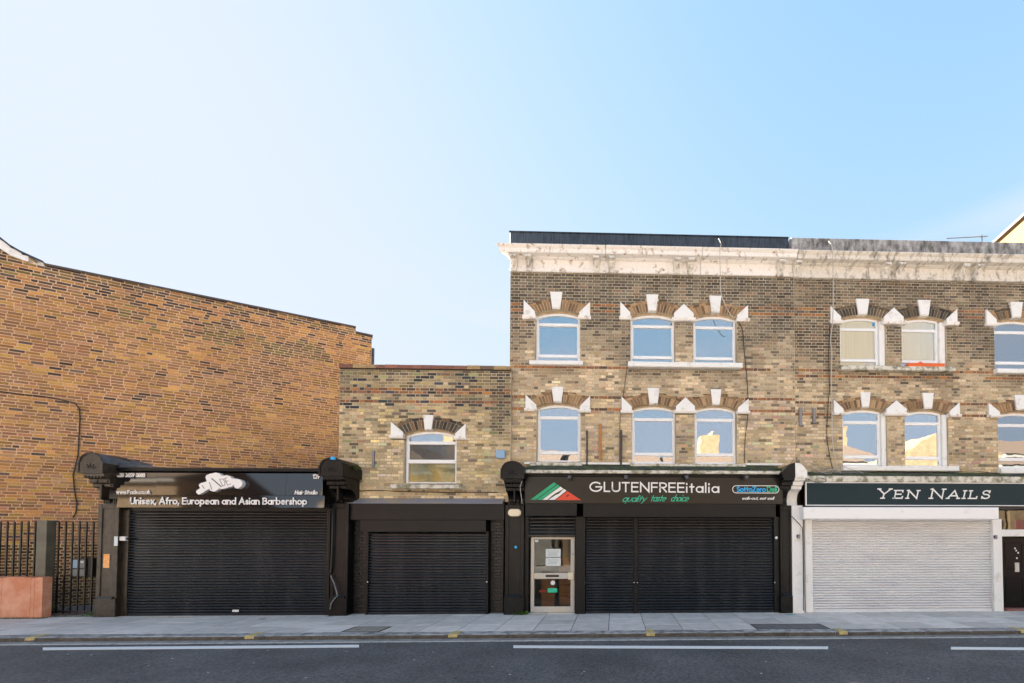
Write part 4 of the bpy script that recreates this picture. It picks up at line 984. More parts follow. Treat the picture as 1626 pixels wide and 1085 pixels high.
for (pa, pb) in ((559, 583), (774.5, 800)):
    xa, xc = P(pa, 900, YM-.03).x, P(pb, 900, YM-.03).x
    if pa > 700: xa = sx1+.065
    else: xc = sx0-.065
    brick_wall(hm, (0, YM-.06), (1, 0), [[(xa, 0), (xc, 0), (xc, zs0-.15), (xa, zs0-.15)]], [], lambda u, z, w: (.016, .015, .015), 'mortar_black', name='painted_pier', brickmat='brick_black', thick=.25, proud=.012)
b = MB(); b.box(hx0+.02, hx1-.02, YM+.24, YM+.8, 0, zs0); b.box(hx0+.02, hx1-.02, YM+.95, 15.5, 0, zc0-.4); b.build('house_body', 'body_brick', hm)
for px_ in (584.5, 773.5):
    p = P(px_, 924, YS-.05); m_ = MB(); m_.lathe((p.x, YS-.075, p.z), [(.018, 0), (.018, .02), (.012, .03)], 'Y', 8); tag(m_.build('shutter_lock', 'chrome'), 'small round silver lock on the %s edge of the shutter below the lone window' % ('left' if px_ < 700 else 'right'), 'lock')

# ================================================================== 5. terrace houses
xGL, xGN, xNR = P(810, 500, YB).x, P(1262, 600, YB).x, P(1960, 600, YB).x
zTopW = P(1050, 436, YB).z; zTopN = P(1450, 447, YB).z
hg = thing('terrace_house', ((xGL+xGN)/2, YB, 0), 'three storey brick terrace house with cracked white cornice above the black deli shopfront', 'house')
hn = thing('terrace_house', ((xGN+xNR)/2, YB, 0), 'three storey brick terrace house with stained grey parapet and white shuttered nail shop', 'house')
zbase = P(1040, 752, YB).z-.25
def facade(house, x0, x1, wins, zt, strings, seed, tzd, tzl):
    holes = []
    for w in wins:
        X0, X1 = P(w['x'][0], w['y'][1]-40, YB).x, P(w['x'][1], w['y'][1]-40, YB).x; zt_ = P(sum(w['x'])/2, w['y'][0], YB).z; z0_ = P(sum(w['x'])/2, w['y'][1], YB).z
        holes.append(brick_arch(house, X0, X1, zt_, YB, .11, .27, tint=arch_tint(w['arch'])))
        holes.append([(X0, z0_-.01), (X1, z0_-.01), (X1, zt_-.03), (X0, zt_-.03)])
        k = w['key']; a = rect(k[0], k[1], k[2], k[3], YB); holes.append(keystone(house, a[0], a[1], max(a[2], zt_+.035), a[3], YB))
        window(house, X0+.004, X1-.004, z0_, zt_, YB, .10, wide_r=w.get('wr', 0), backs=w.get('backs', (None,)*3), glassm=w.get('glass', ('glass',)*3))
    return holes
K1 = [
 dict(x=(850, 921), y=(495, 577), key=(874, 465, 893, 490), arch=TAN),
 dict(x=(1001, 1072), y=(498, 579), key=(1026, 469, 1045, 494), arch=TAN),
 dict(x=(1101, 1170), y=(500, 581), key=(1126, 471, 1145, 496), arch=TAN),
 dict(x=(852, 922), y=(642, 734), key=(876, 615, 895, 638), arch=TAN, backs=('curtain_grey', None, 'curtain_grey')),
 dict(x=(1003, 1073), y=(645, 736), key=(1028, 617, 1047, 641), arch=TAN),
 dict(x=(1103, 1170), y=(646, 737), key=(1128, 619, 1145, 642), arch=TAN)]
HG = facade(hg, xGL, xGN, K1, zTopW, [], 1, 0, 0)
for s, a in ((-1, (832, 478, 850, 508)), (1, (920, 481, 937, 508)), (-1, (985, 481, 1001, 509)), (0, (1070, 484, 1101, 511)), (1, (1170, 486, 1187, 512)),
             (-1, (835, 628, 852, 654)), (1, (921, 630, 937, 656)), (-1, (987, 631, 1003, 657)), (0, (1073, 632, 1103, 657)), (1, (1171, 634, 1188, 658))):
    r = rect(*a, YB); HG.append(springer(hg, s, *r, YB))
for a, m_ in (((842, 575.5, 926, 582), 'white_paint'), ((997, 578, 1177, 586), 'white_paint'), ((843, 736, 925, 743), 'sill_worn'), ((1000, 738, 1182, 747), 'sill_worn')):
    r = rect(*a, YB); sill(hg, *r, YB, m_); HG.append([(r[0]+.01, r[2]), (r[1]-.01, r[2]), (r[1]-.01, r[3]), (r[0]+.01, r[3])])
strG = [(P(1100, y, YB).z, 1) for y in (487, 496, 585, 634, 652)]
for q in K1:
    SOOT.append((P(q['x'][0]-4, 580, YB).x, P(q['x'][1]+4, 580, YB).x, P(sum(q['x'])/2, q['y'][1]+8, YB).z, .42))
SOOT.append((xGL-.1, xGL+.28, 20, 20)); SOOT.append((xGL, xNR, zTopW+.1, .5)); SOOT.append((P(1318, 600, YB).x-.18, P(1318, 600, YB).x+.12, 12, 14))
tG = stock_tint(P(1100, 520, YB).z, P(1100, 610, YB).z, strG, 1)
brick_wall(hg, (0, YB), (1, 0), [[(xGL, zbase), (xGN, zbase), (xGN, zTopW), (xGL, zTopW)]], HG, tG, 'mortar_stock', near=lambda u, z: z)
bl3 = ('blind', 'blind', 'blind')
K2 = [
 dict(x=(1334, 1407), y=(503, 584), key=(1358, 476, 1379, 499), arch=DARKA, wr=.15, backs=bl3, glass=('glass_clear',)*3),
 dict(x=(1432, 1503), y=(505, 586), key=(1456, 478, 1476, 501), arch=DARKA, wr=.15, backs=('blind', 'blind', None), glass=('glass_clear', 'glass_clear', 'glass')),
 dict(x=(1579, 1650), y=(508, 588), key=(1602, 481, 1622, 504), arch=MIXA, wr=.12),
 dict(x=(1680, 1751), y=(510, 591), key=(1704, 484, 1723, 507), arch=MIXA, wr=.12),
 dict(x=(1684, 1755), y=(658, 747), key=(1710, 631, 1728, 653), arch=TAN, wr=.12),
 dict(x=(1338, 1409), y=(650, 740), key=(1365, 624, 1381, 646), arch=TAN, wr=.12),
 dict(x=(1437, 1506), y=(652, 742), key=(1463, 625, 1481, 648), arch=TAN, wr=.12),
 dict(x=(1585, 1655), y=(655, 744), key=(1609, 628, 1628, 650), arch=TAN, wr=.12)]
HN = facade(hn, xGN, xNR, K2, zTopN, [], 2, 0, 0)
for s, a in ((-1, (1318, 488, 1334, 515)), (0, (1402, 490, 1433, 516)), (1, (1501, 492, 1518, 518)), (-1, (1564, 493, 1580, 519)), (0, (1649, 496, 1681, 522)), (1, (1750, 499, 1767, 524)),
             (-1, (1323, 636, 1338, 660)), (0, (1406, 637, 1438, 661)), (1, (1506, 640, 1522, 663)), (-1, (1568, 641, 1585, 664)), (0, (1654, 643, 1686, 667)), (1, (1755, 647, 1772, 670))):
    r = rect(*a, YB); HN.append(springer(hn, s, *r, YB))
for a, m_ in (((1331, 584, 1512, 591), 'sill_worn'), ((1577, 589, 1760, 596), 'white_paint'), ((1335, 741, 1517, 749), 'white_paint'), ((1583, 745.5, 1764, 753.5), 'white_paint')):
    r = rect(*a, YB); sill(hn, *r, YB, m_); HN.append([(r[0]+.01, r[2]), (r[1]-.01, r[2]), (r[1]-.01, r[3]), (r[0]+.01, r[3])])
strN = [(P(1540, y, YB).z, 1) for y in (497, 504, 592, 600, 640, 661)]
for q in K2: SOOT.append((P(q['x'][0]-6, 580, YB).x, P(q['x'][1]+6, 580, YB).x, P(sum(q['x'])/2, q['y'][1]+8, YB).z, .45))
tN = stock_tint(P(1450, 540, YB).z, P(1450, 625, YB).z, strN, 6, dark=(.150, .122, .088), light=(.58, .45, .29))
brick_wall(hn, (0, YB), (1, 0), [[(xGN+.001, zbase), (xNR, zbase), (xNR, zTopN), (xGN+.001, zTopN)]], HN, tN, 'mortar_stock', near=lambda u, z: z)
# cornices
def cornice(house, x0, x1, zt, zb, m, corb, left_return=False, px=None):
    """zt top of the moulding, zb underside; built in lengths with visible joints"""
    H = zt-zb; out = .36
    prof = [(YB+.2, zb+.002), (YB-.03, zb+.002), (YB-.045, zb+H*.03), (YB-.045, zb+H*.13), (YB-.02, zb+H*.14)]
    prof += [(YB-.02, zb+H*.60), (YB-.10, zb+H*.63), (YB-.12, zb+H*.66), (YB-out*.75, zb+H*.67), (YB-out*.8, zb+H*.70), (YB-out*.8, zb+H*.86), (YB-out*.9, zb+H*.90), (YB-out, zb+H*.96), (YB-out, zb+H), (YB+.2, zb+H+.02)]
    n = max(3, int((x1-x0)/1.9)); 
    for i in range(n):
        a = x0+(x1-x0)*i/n; b = x0+(x1-x0)*(i+1)/n-.012; dz = random.uniform(-.004, .004)
        c = MB(); c.extx([(y, z+dz) for y, z in prof][::-1], a, b)
        if i == 0 and left_return:      # profile turns the corner: push the vertices outwards with their projection
            c.v = [((vx-(YB-.02-vy)*.8 if (vx < a+1e-4 and vy < YB) else vx), vy, vz) for vx, vy, vz in c.v]
        c.build('cornice', m, house)
    for cx in corb:
        w = .19; X = cx; b = MB()
        cp = [(YB-.02, zb+H*.60), (YB-.27, zb+H*.60), (YB-.275, zb+H*.50), (YB-.17, zb+H*.47), (YB-.17, zb+H*.40), (YB-.10, zb+H*.28), (YB-.085, zb+H*.16), (YB-.11, zb+H*.08), (YB-.10, zb-H*.02), (YB-.055, zb-H*.05), (YB-.02, zb+H*.02)]
        b.extx(cp, X-w/2, X+w/2)
        b.v = [((X+(vx-X)*(1 if vz > zb+H*.5 else .74)), vy, vz) for vx, vy, vz in b.v]
        o = b.build('corbel', 'cornice_grey', house)
        d = MB(); 
        for q in (-1, 1):
            d.lathe((X+q*w*.22, YB-.282, zb+H*.52), [(.001, -.0), (.03, .004), (.03, .03)], 'Y', 8)
        d.box(X-.016, X+.016, YB-.175, YB-.10, zb+H*.18, zb+H*.44); d.build('corbel_scroll', 'cornice_grey', o)
zt = P(1000, 392.5, YB-.3).z; zb = P(1000, 434, YB-.05).z
ys = lambda x: P(x, 415, YB-.15).x
cornice(hg, xGL-.0, xGN-.01, zt, zb, 'cornice_paint', [ys(815), ys(839), ys(947), ys(971), ys(1075), ys(1097), ys(1241)], True)
zt2 = P(1450, 404, YB-.3).z; zb2 = P(1450, 445, YB-.05).z
ztN = zt; 
cornice(hn, xGN, xNR, zt2+.02, zb2+.02, 'cornice_grey', [ys(1266), ys(1407), ys(1429), ys(1530), ys(1552)])
# parapets
zpa = P(1000, 374, YB+.05).z
xq = P(1253, 390, YB).x
b = MB(); b.bbox(P(810, 380, YB+.05).x, xq-.005, YB+.02, YB+.3, zt+.021, zpa); b.build('parapet', 'lead', hg)
b = MB(); b.box(P(810, 380, YB+.05).x-.02, xq-.005, YB-.0, YB+.32, zpa+.002, zpa+.022); b.build('parapet_cap', 'lead', hg)
b = MB(); z2 = P(1450, 386, YB-.02).z; b.bbox(xq, xNR, YB-.14, YB+.3, zt2+.045, z2, .02); b.build('parapet', 'render_grey', hn)
b = MB()
for i in range(150):
    xx = xq+(xNR-xq)*i/150; b.box(xx, xx+(xNR-xq)/150+.01, YB-.16-random.random()*.03, YB-.1, zt2+.03, zt2+.05+random.random()*.03)
b.build('moss_line', 'moss_line', hn, kind='stuff')
# bodies
for h_, a, b_, z_ in ((hg, xGL+.01, xGN-.002, zt), (hn, xGN+.002, xNR, zt2)):
    b = MB(); b.box(a, b_, YB+1.3, 19.5, 0, z_-.25); b.box(a, a+.2, YB+.26, YB+1.29, 0, z_-.25); b.box(b_-.2, b_, YB+.26, YB+1.29, 0, z_-.25); b.box(a+.2, b_-.2, YB+.26, YB+1.29, z_-.4, z_-.25); b.build('house_body', 'body_brick', h_)

# ---------------- shopfront G
zsh = .0
cf = hg
zC0 = P(815, 801, 10.5).z
console(cf, P(795, 745, 10.3).x, P(832.5, 745, 10.3).x, P(814, 732, 10.3).z, zC0, 10.28, YS+.15)
xa, xc = P(802, 890, YS-.1).x, P(832, 890, YS-.1).x
pilaster(cf, xa, xc, 0, zC0, YS-.12, YS+.2)
# ledge with moss and white moulding
zl0, zl1 = P(1040, 753, 10.6).z, P(1040, 748, 10.6).z
xl, xr = P(834, 750, 10.5).x, P(1243, 750, 10.5).x
b = MB(); b.bbox(xl, xr, 10.50, 10.60, zl0, zl1, .008); b.build('ledge_moulding', 'sill_worn', cf)
b = MB(); zf_ = P(1040, 742, YB).z
n = 60
for i in range(n):
    xa_ = xl+(xr-xl)*i/n; xb_ = xl+(xr-xl)*(i+1)/n; j = random.uniform(0, .02)
    b.face([(xa_, 10.53, zl1+.003+j), (xb_, 10.53, zl1+.003+random.uniform(0, .02)), (xb_, YB-.01, zf_+.05), (xa_, YB-.01, zf_+.05)])
b.build('mossy_ledge', 'moss', cf)
b = MB(); b.box(xl, xr, 10.62, YB, P(1040, 757, 10.6).z, zl0-.002); b.build('fascia_soffit', 'black_paint', cf)
b = MB(); zz = P(1000, 736, YB-.06).z
for pa, pb in ((833, 850), (924, 1000), (1183, 1240)): b = MB(); b.box(P(pa, 736, YB).x, P(pb, 736, YB).x, YB-.07, YB-.012, zz-.03, zz+.02); b.build('string_course', 'white_paint', cf)
# fascia backing, shutter boxes
YSg = 10.58
X0, X1, Z0, Z1 = rect(833, 757.5, 1243, 800.5, YSg)
b = MB(); b.box(X0, X1, YSg+.04, YS+.3, Z0, Z1); b.build('fascia', 'black_paint', cf)
zbx0, zbx1 = P(875, 819.5, 10.5).z, Z0-.004
b = MB(); b.bbox(P(834, 810, 10.5).x, P(916, 810, 10.5).x, 10.50, YS+.1, zbx0, zbx1, .006); b.build('shutter_box', 'charcoal', cf)
zby0 = P(1080, 821.5, 10.48).z
b = MB(); b.bbox(P(926, 810, 10.48).x, P(1232, 810, 10.48).x, 10.48, YS+.1, zby0, zbx1, .006); b.build('shutter_box', 'charcoal', cf)
d0, d1 = P(840, 850, YS).x, P(913, 850, YS).x
zdt = P(877, 852.5, YS+.1).z
sh = shutter(cf, d0, d1, zdt+.02, zbx0+.02, 6, 'black_slat')
b = MB(); b.box(d0-.1, d0-.004, YS-.03, YS+.35, 0, zbx0+.02); b.build('guide_rail', 'charcoal', cf)
m0, m1 = P(914, 890, YS).x, P(930, 890, YS).x
b = MB(); b.bbox(m0, m1, YS-.09, YS+.35, 0, zbx0, .01); b.build('mullion', 'charcoal', cf)
s0, s1_ = P(1005.5, 890, YS).x, P(1013, 890, YS).x; e1 = P(1228, 890, YS).x
shutter(cf, m1+.01, s0, .012, zby0+.03, 34, 'black_slat'); shutter(cf, s1_, e1, .012, zby0+.03, 34, 'black_slat')
b = MB(); b.bbox(s0+.003, s1_-.003, YS-.05, YS+.06, 0, zby0+.03); b.build('guide_rail', 'charcoal', cf)
b = MB(); b.bbox(e1+.004, P(1238, 890, YS).x, YS-.05, YS+.2, 0, zby0+.03); b.build('guide_rail', 'charcoal', cf)
pilaster(cf, P(1239, 890, YS-.1).x, P(1257, 890, YS-.1).x, 0, zC0-.0, YS-.12, YS+.2)
for px_, lab in ((929, 'left edge of the narrow shutter beside the white framed door'), (1006.5, 'left side of the slim upright between the two shutters'), (1012, 'right side of the slim upright between the two shutters'), (1229.5, 'right edge of the wide shutter under the green logo sign')):
    p = P(px_, 925, YS-.05); m_ = MB(); m_.lathe((p.x, YS-.085, p.z), [(.016, 0), (.016, .02), (.011, .03)], 'Y', 8); tag(m_.build('shutter_lock', 'chrome'), 'small silver lock on the '+lab, 'lock')
# door
YD = YS+.06
zd0 = .02
def pz(y): return P(877, y, YD).z
def pxx(x): return P(x, 912, YD).x
X0, X1 = pxx(842.5), pxx(912.5)
fr = MB(); t1 = pxx(848)-X0
fr.bbox(X0, pxx(848), YD, YD+.08, zd0, pz(853)); fr.bbox(pxx(906), X1, YD, YD+.08, zd0, pz(853)); fr.bbox(pxx(848), pxx(906), YD+.002, YD+.08, pz(856.5), pz(853)); fr.bbox(pxx(848), pxx(906), YD+.002, YD+.08, zd0, pz(963.5)); fr.bbox(pxx(848), pxx(906), YD+.002, YD+.08, pz(919.5), pz(910))
dr = fr.build('door', 'door_metal', cf)
b = MB(); b.box(pxx(848)+.001, pxx(906)-.001, YD+.04, YD+.046, pz(910)+.001, pz(856.5)-.001); b.build('pane', 'glass_clear', dr)
b = MB(); b.box(pxx(848)+.001, pxx(906)-.001, YD+.04, YD+.046, pz(963.5)+.001, pz(919.5)-.001); b.build('pane', 'glass_clear', dr)
b = MB(); b.bbox(pxx(866.5), pxx(887.5), YD-.006, YD+.001, pz(916.5), pz(913), .002); b.build('letter_plate', 'cable', dr)
b = MB(); b.bbox(pxx(902), pxx(911.5), YD-.045, YD-.004, pz(920.5), pz(909)); b.build('door_latch', 'lamp_cream', dr)
b = MB(); b.lathe((pxx(909.5), YD-.012, pz(880)), [(.014, 0), (.014, .012)], 'Y', 8); b.build('keyhole', 'cable', dr)
for k, (ya, yb) in enumerate(((872, 885), (886.3, 899))):
    b = MB(); b.box(pxx(866), pxx(890), YD+.034, YD+.038, pz(yb), pz(ya)); nt = b.build('notice', 'paper', dr)
    l_ = MB()
    for i in range(5 if k == 0 else 4): l_.box(pxx(868.5+(i*7 % 3)), pxx(887-(i*5 % 4)), YD+.0325, YD+.0335, pz(ya+3+i*2)-.005, pz(ya+3+i*2)+.002)
    l_.build('notice_text', 'grey_box', nt)
b = MB(); b.lathe((pxx(877.5), YD+.034, pz(926)), [(.055, 0), (.055, .003)], 'Y', 16); b.build('round_sticker', 'letters', dr)
b = MB(); b.box(pxx(869.5), pxx(884.5), YD+.034, YD+.038, pz(941.5), pz(934.5)); b.build('green_sticker', 'green_bright', dr)
b = MB(); b.box(pxx(848.5), pxx(854), YD+.034, YD+.038, pz(861), pz(857.5)); b.build('corner_sticker', 'paper', dr)
b = MB(); b.box(pxx(851), pxx(862), YD+.5, YD+.51, pz(945), pz(941)); b.build('inside_label', 'red_l', dr)
# dim shop interior behind the door
si = MB(); si.box(X0-.2, X1+.2, YD+1.6, YD+1.65, 0, pz(850)); si.build('room_back', 'interior_light', dr)
si = MB(); si.box(X0+.1, X0+.45, YD+1.0, YD+1.3, 0, .9); si.box(X0+.55, X1, YD+1.2, YD+1.5, 0, 1.3)
for q in range(4): si.box(X0+.6, X1-.03, YD+1.1, YD+1.2, .25+q*.3, .27+q*.3)
si.build('shelving', 'batten', dr)
b = MB(); b.box(X0-.05, X1+.05, YS-.02, YS+.3, .001, .018); b.build('threshold', 'door_metal', cf)

# sign G
sg = thing('shop_sign', ((P(1040, 780, YSg).x), YSg, Z0), 'black deli sign with green white and red triangle logo and white capital lettering', 'sign')
X0, X1, Z0, Z1 = rect(833, 757.5, 1243, 800.5, YSg)
b = MB(); b.bbox(X0+.003, X1-.003, YSg, YSg+.035, Z0+.002, Z1-.002, .006); b.build('sign_board', 'sign_black', sg)
def sp(x, y): p = P(x, y, YSg); return (p.x, p.z)
def zs_(a, b): return sp(780+a/6.022, 720+b/6.022)
lettering('lettering', 'GLUTENFREEitalia', sp(937, 780)[0], sp(1141, 780)[0], sp(1040, 780.5)[1], sp(1040, 766.6)[1]-sp(1040, 780.5)[1], YSg, .034, 'letters', sg, gap=.24, depth=.012, zslope=-.006, each=True)
small('quality', 988, 1024, 796.5, 787.5, YSg+.005, .018, sg, 'green_bright', slant=.45, gap=.13)
small('taste', 1033, 1056, 796, 786.5, YSg+.005, .018, sg, 'green_bright', slant=.45, gap=.13)
small('choice', 1065, 1092, 796, 786.5, YSg+.005, .018, sg, 'green_bright', slant=.45, gap=.13)
tri = MB(); tri.prism([zs_(375, 445), zs_(425, 445), zs_(627, 297), zs_(600, 278)], YSg-.008, YSg+.001); tri.prism([zs_(437, 445), zs_(483, 445), zs_(657, 316), zs_(634, 300)], YSg-.008, YSg+.001)
tri.build('green_stripe', 'green_l', sg)
tri = MB(); tri.prism([zs_(489, 445), zs_(535, 445), zs_(600, 392), zs_(640, 370), zs_(690, 340), zs_(662, 319)], YSg-.008, YSg+.001); tri.prism([zs_(548, 445), zs_(608, 445), zs_(720, 358), zs_(695, 340), zs_(650, 385), zs_(620, 397)], YSg-.0085, YSg+.001)
tri.build('white_stripe', 'letters', sg)
tri = MB(); tri.prism([zs_(617, 448), zs_(860, 448), zs_(727, 361)], YSg-.008, YSg+.001); tri.build('red_stripe', 'red_l', sg)
tri = MB(); c = zs_(730, 407); tri.prism([(c[0]+math.cos(a*.524)*.035*1.0+math.sin(a*.524)*.012, c[1]+math.sin(a*.524)*.022+math.cos(a*.524)*.012) for a in range(12)], YSg-.0105, YSg-.002); tri.prism([zs_(605, 395), zs_(612, 385), zs_(640, 370), zs_(648, 375), zs_(645, 388), zs_(620, 397)], YSg-.0105, YSg-.002)
tri.build('cutlery_shapes', 'sign_black', sg)
# pill badge
pl_ = []
xa_, za_ = sp(1169, 777); xb_, _ = sp(1231, 778); rr = (sp(1200, 771.5)[1]-sp(1200, 783)[1])/2; zc_ = sp(1200, 777.3)[1]
pl_ = [(xb_+math.cos(math.radians(a))*rr, zc_+math.sin(math.radians(a))*rr) for a in range(-90, 91, 15)]+[(xa_+math.cos(math.radians(a))*rr, zc_+math.sin(math.radians(a))*rr) for a in range(90, 271, 15)]
b = MB(); stroke(b, pl_+[pl_[0]], .016, YSg-.006, YSg, lambda p: (p[0], p[1])); b.build('badge_outline', 'letters', sg)
small('SottoZero', 1170, 1215, 781, 773.5, YSg, .024, sg, 'blue_l', gap=.19); small('Deli', 1218, 1233, 781, 773.5, YSg, .024, sg, 'green_bright', gap=.19)
small('walk-out, eat well', 1178, 1228, 793.5, 789.5, YSg+.005, .012, sg, slant=.3, gap=.16)
# floodlights over the sign
for i, px_ in enumerate((904, 993, 1089, 1184)):
    lab = ('above the triangle logo', 'above the letter T', 'above the letters near the middle of the deli sign', 'above the pill shaped badge')[i]
    p = P(px_, 757, 10.42); t = thing('sign_light', (p.x, 10.42, p.z-.05), 'small dark spotlight on an arm %s' % lab, 'spotlight', 'spotlights over the deli sign')
    b = MB(); b.tube([(p.x-.06, YSg, p.z+.02), (p.x-.04, 10.46, p.z+.03), (p.x, 10.42, p.z)], .010, 5); b.build('arm', 'cable', t)
    b = MB(); b.lathe((p.x+.01, 10.36, p.z-.015), [(.045, 0), (.05, .05), (.03, .09), (.012, .10)], 'Y', 10); b.build('lamp_head', 'slate_blue', t)
    b = MB(); b.bbox(p.x-.045, p.x+.06, 10.35, 10.37, p.z+.02, p.z+.035); b.build('visor', 'cable', t)
# bulkhead lamp on the pilaster
p = P(818, 814.5, YS-.12); t = thing('bulkhead_lamp', (p.x, YS-.12, p.z-.1), 'oval cream bulkhead lamp on the black pilaster left of the deli door', 'lamp')
def oval(w, h, n=20, cx=p.x, cz=p.z):
    r = h/2; return [(cx+w/2-r+math.cos(math.radians(a))*r, cz+math.sin(math.radians(a))*r) for a in range(-90, 91, 20)]+[(cx-w/2+r+math.cos(math.radians(a))*r, cz+math.sin(math.radians(a))*r) for a in range(90, 271, 20)]
b = MB(); b.prism(oval(.36, .22), YS-.15, YS-.10); b.build('lamp_base', 'cable', t)
b = MB(); b.prism(oval(.31, .17), YS-.19, YS-.151); b.prism(oval(.26, .13), YS-.205, YS-.191); b.build('lamp_cover', 'lamp_cream', t)
# alarm box
box_thing('alarm_box', 789, 716, 803, 729, YM, .10, 'alarm_blue', 'small pale blue alarm box on the brick wall above the carved black bracket', 'alarm box', b=.015)
# sticker spots
p = P(819, 869, YS-.12); m_ = MB(); m_.lathe((p.x, YS-.126, p.z), [(.03, 0), (.035, .005)], 'Y', 10); tag(m_.build('sticker', 'blue_l'), 'small torn blue and white sticker on the pilaster below the oval lamp', 'sticker')
p = P(1233, 854, YS-.06); m_ = MB(); m_.lathe((p.x, YS-.056, p.z), [(.035, 0), (.035, .005)], 'Y', 12); tag(m_.build('sticker', 'paper'), 'small round white sticker on the black upright right of the wide deli shutter', 'sticker')

# ---------------- shared half black / half white bracket and shopfront N
def half_console(x0, x1, m, house, ztop, zbot, yf, Yw, side):
    c = MB(); H = ztop-zbot; zb = ztop-H*.36; w = x1-x0
    if side < 0: pts = [(x0+.0, zb), (x1, zb), (x1, ztop), (x1-w*.35, ztop-H*.02), (x0+w*.35, ztop-H*.10), (x0, zb+H*.14)]
    else: pts = [(x0, zb), (x1, zb), (x1, zb+H*.16), (x1-w*.25, ztop-H*.10), (x0+w*.45, ztop-H*.02), (x0, ztop)]
    c.prism(pts, yf, Yw); c.build('console_head', m, house)
    out = Yw-yf
    prof = [(Yw, zb-.001), (yf+.03, zb-.001), (yf+.04, zb-H*.05), (yf+out*.2, zb-H*.09), (yf+out*.22, zb-H*.16), (yf+out*.34, zb-H*.18), (yf+out*.36, zb-H*.24)]
    for i in range(6):
        a = math.pi/2*i/5; prof.append((yf+out*.45+out*.3*math.sin(a), zb-H*.27-(H*.26)*(1-math.cos(a))))
    prof += [(yf+out*.72, zbot), (Yw, zbot)]
    s = MB(); s.extx(prof, x0+(w*.12 if side < 0 else 0), x1-(w*.12 if side > 0 else 0)); s.build('console_scroll', m, house)
yf = 10.28; zt_ = P(1263, 735, yf).z; zb_ = P(1263, 806, yf).z
xm = P(1263, 760, yf).x
half_console(P(1243, 760, yf).x, xm-.002, 'black_paint', hg, zt_, zC0, yf, YS+.2, -1)
half_console(xm+.002, P(1282, 760, yf).x, 'white_paint', hn, zt_+.0, zC0, yf, YS+.2, 1)
xp0, xp1 = P(1258, 890, YS-.14).x, P(1275.5, 890, YS-.14).x
b = MB(); b.bbox(xp0+.002, xp1, YS-.14, YS+.2, 0, zC0, .012); pw = b.build('pilaster', 'white_paint', hn)
b = MB(); b.bbox(xp0+.002, xp1+.01, YS-.16, YS-.141, 0, .42, .01); b.build('plinth', 'white_paint', pw)
xw0 = P(1277, 890, YS).x; xs0, xs1 = P(1288.5, 900, YS).x, P(1573.5, 900, YS).x; xe = P(1588, 900, YS).x
zwb0, zwb1 = P(1430, 825, 10.42).z, P(1430, 805.5, 10.42).z
b = MB(); b.bbox(xw0, xs0-.004, YS-.08, YS+.1, 0, zwb0+.02, .006); b.build('guide_rail', 'white_paint', hn)
b = MB(); b.bbox(xs1+.004, xe, YS-.08, YS+.3, 0, zwb0+.02, .006); b.build('guide_rail', 'white_paint', hn)
shutter(hn, xs0, xs1, .012, zwb0+.03, 36, 'white_slat')
b = MB(); b.bbox(P(1276, 815, 10.42).x, P(1587, 815, 10.42).x, 10.42, YS+.08, zwb0, zwb1, .02); b.build('shutter_box', 'upvc', hn)
YSn = 10.56
X0, X1, Z0, Z1 = rect(1279, 765, 1700, 803, YSn)
Z0 = P(1450, 803.5, YSn).z; Z1 = P(1450, 766.5, YSn).z
b = MB(); b.box(P(1284, 790, YS).x, X1, YSn+.05, YS+.3, zwb1-.03, Z1+.03); b.build('fascia', 'cable', hn)
b = MB(); b.bbox(P(1281, 760, YSn).x, X1, YSn-.03, YS+.3, Z1+.006, P(1450, 756.5, YSn).z, .01); b.build('fascia_cap', 'sill_worn', hn)
xl, xr = P(1284, 750, 10.6).x, X1
b = MB(); za = P(1450, 757, 10.53).z; n = 50
for i in range(n):
    a, c = xl+(xr-xl)*i/n, xl+(xr-xl)*(i+1)/n; b.face([(a, 10.55, za+.01+random.uniform(0, .02)), (c, 10.55, za+.01+random.uniform(0, .02)), (c, YB-.01, za+.19), (a, YB-.01, za+.19)])
b.build('mossy_ledge', 'moss', hn)
sn = thing('shop_sign', ((X0+X1)/2, YSn, Z0), 'dark teal nail salon sign with thin white border and white serif capitals', 'sign')
b = MB(); b.box(X0+.02, X1, YSn, YSn+.04, Z0+.02, Z1-.02); b.build('sign_board', 'sign_teal', sn)
b = MB(); b.bbox(X0, X1, YSn-.012, YSn+.03, Z1-.02, Z1+.004, .004); b.bbox(X0, X1, YSn-.012, YSn+.03, Z0, Z0+.022, .004); b.bbox(X0, X0+.026, YSn-.013, YSn+.03, Z0+.02, Z1-.02, .004); b.build('sign_border', 'letters', sn)
def ser(x, y, w=.12): return [(x-w, y), (x+w, y)]
SG = {'Y': (.80, [[(.02, 1), (.42, .45)], [(.80, 1), (.42, .45), (.38, 0)], ser(.04, 1, .09), ser(.78, 1, .09), ser(.38, 0, .11)]),
      'E': (.66, [[(.60, 1), (.06, 1), (.06, 0), (.64, 0)], [(.06, .52), (.5, .52)], [(.60, 1), (.61, .82)], [(.64, 0), (.66, .2)], ser(0, 0, .05), ser(0, 1, .05)]),
      'N': (.84, [[(.06, 0), (.06, 1), (.78, 0), (.78, 1)], ser(.05, 0, .11), ser(0, 1, .06), ser(.80, 1, .11)]),
      'A': (.86, [[(.02, 0), (.46, 1), (.84, 0)], [(.18, .33), (.70, .33)], ser(.02, 0, .1), ser(.84, 0, .1)]),
      'I': (.12, [[(.06, 0), (.06, 1)], ser(.06, 0, .11), ser(.06, 1, .11)]),
      'L': (.62, [[(.06, 1), (.06, 0), (.58, 0), (.60, .22)], ser(.05, 1, .11), ser(0, 0, .05)]),
      'S': (.62, [arc(.32, .75, .26, .25, 30, 250, 12)+arc(.32, .26, .28, .26, 75, -150, 14), [(.58, .98), (.56, .76)], [(.04, .24), (.04, .02)]]),
      ' ': (.42, [])}
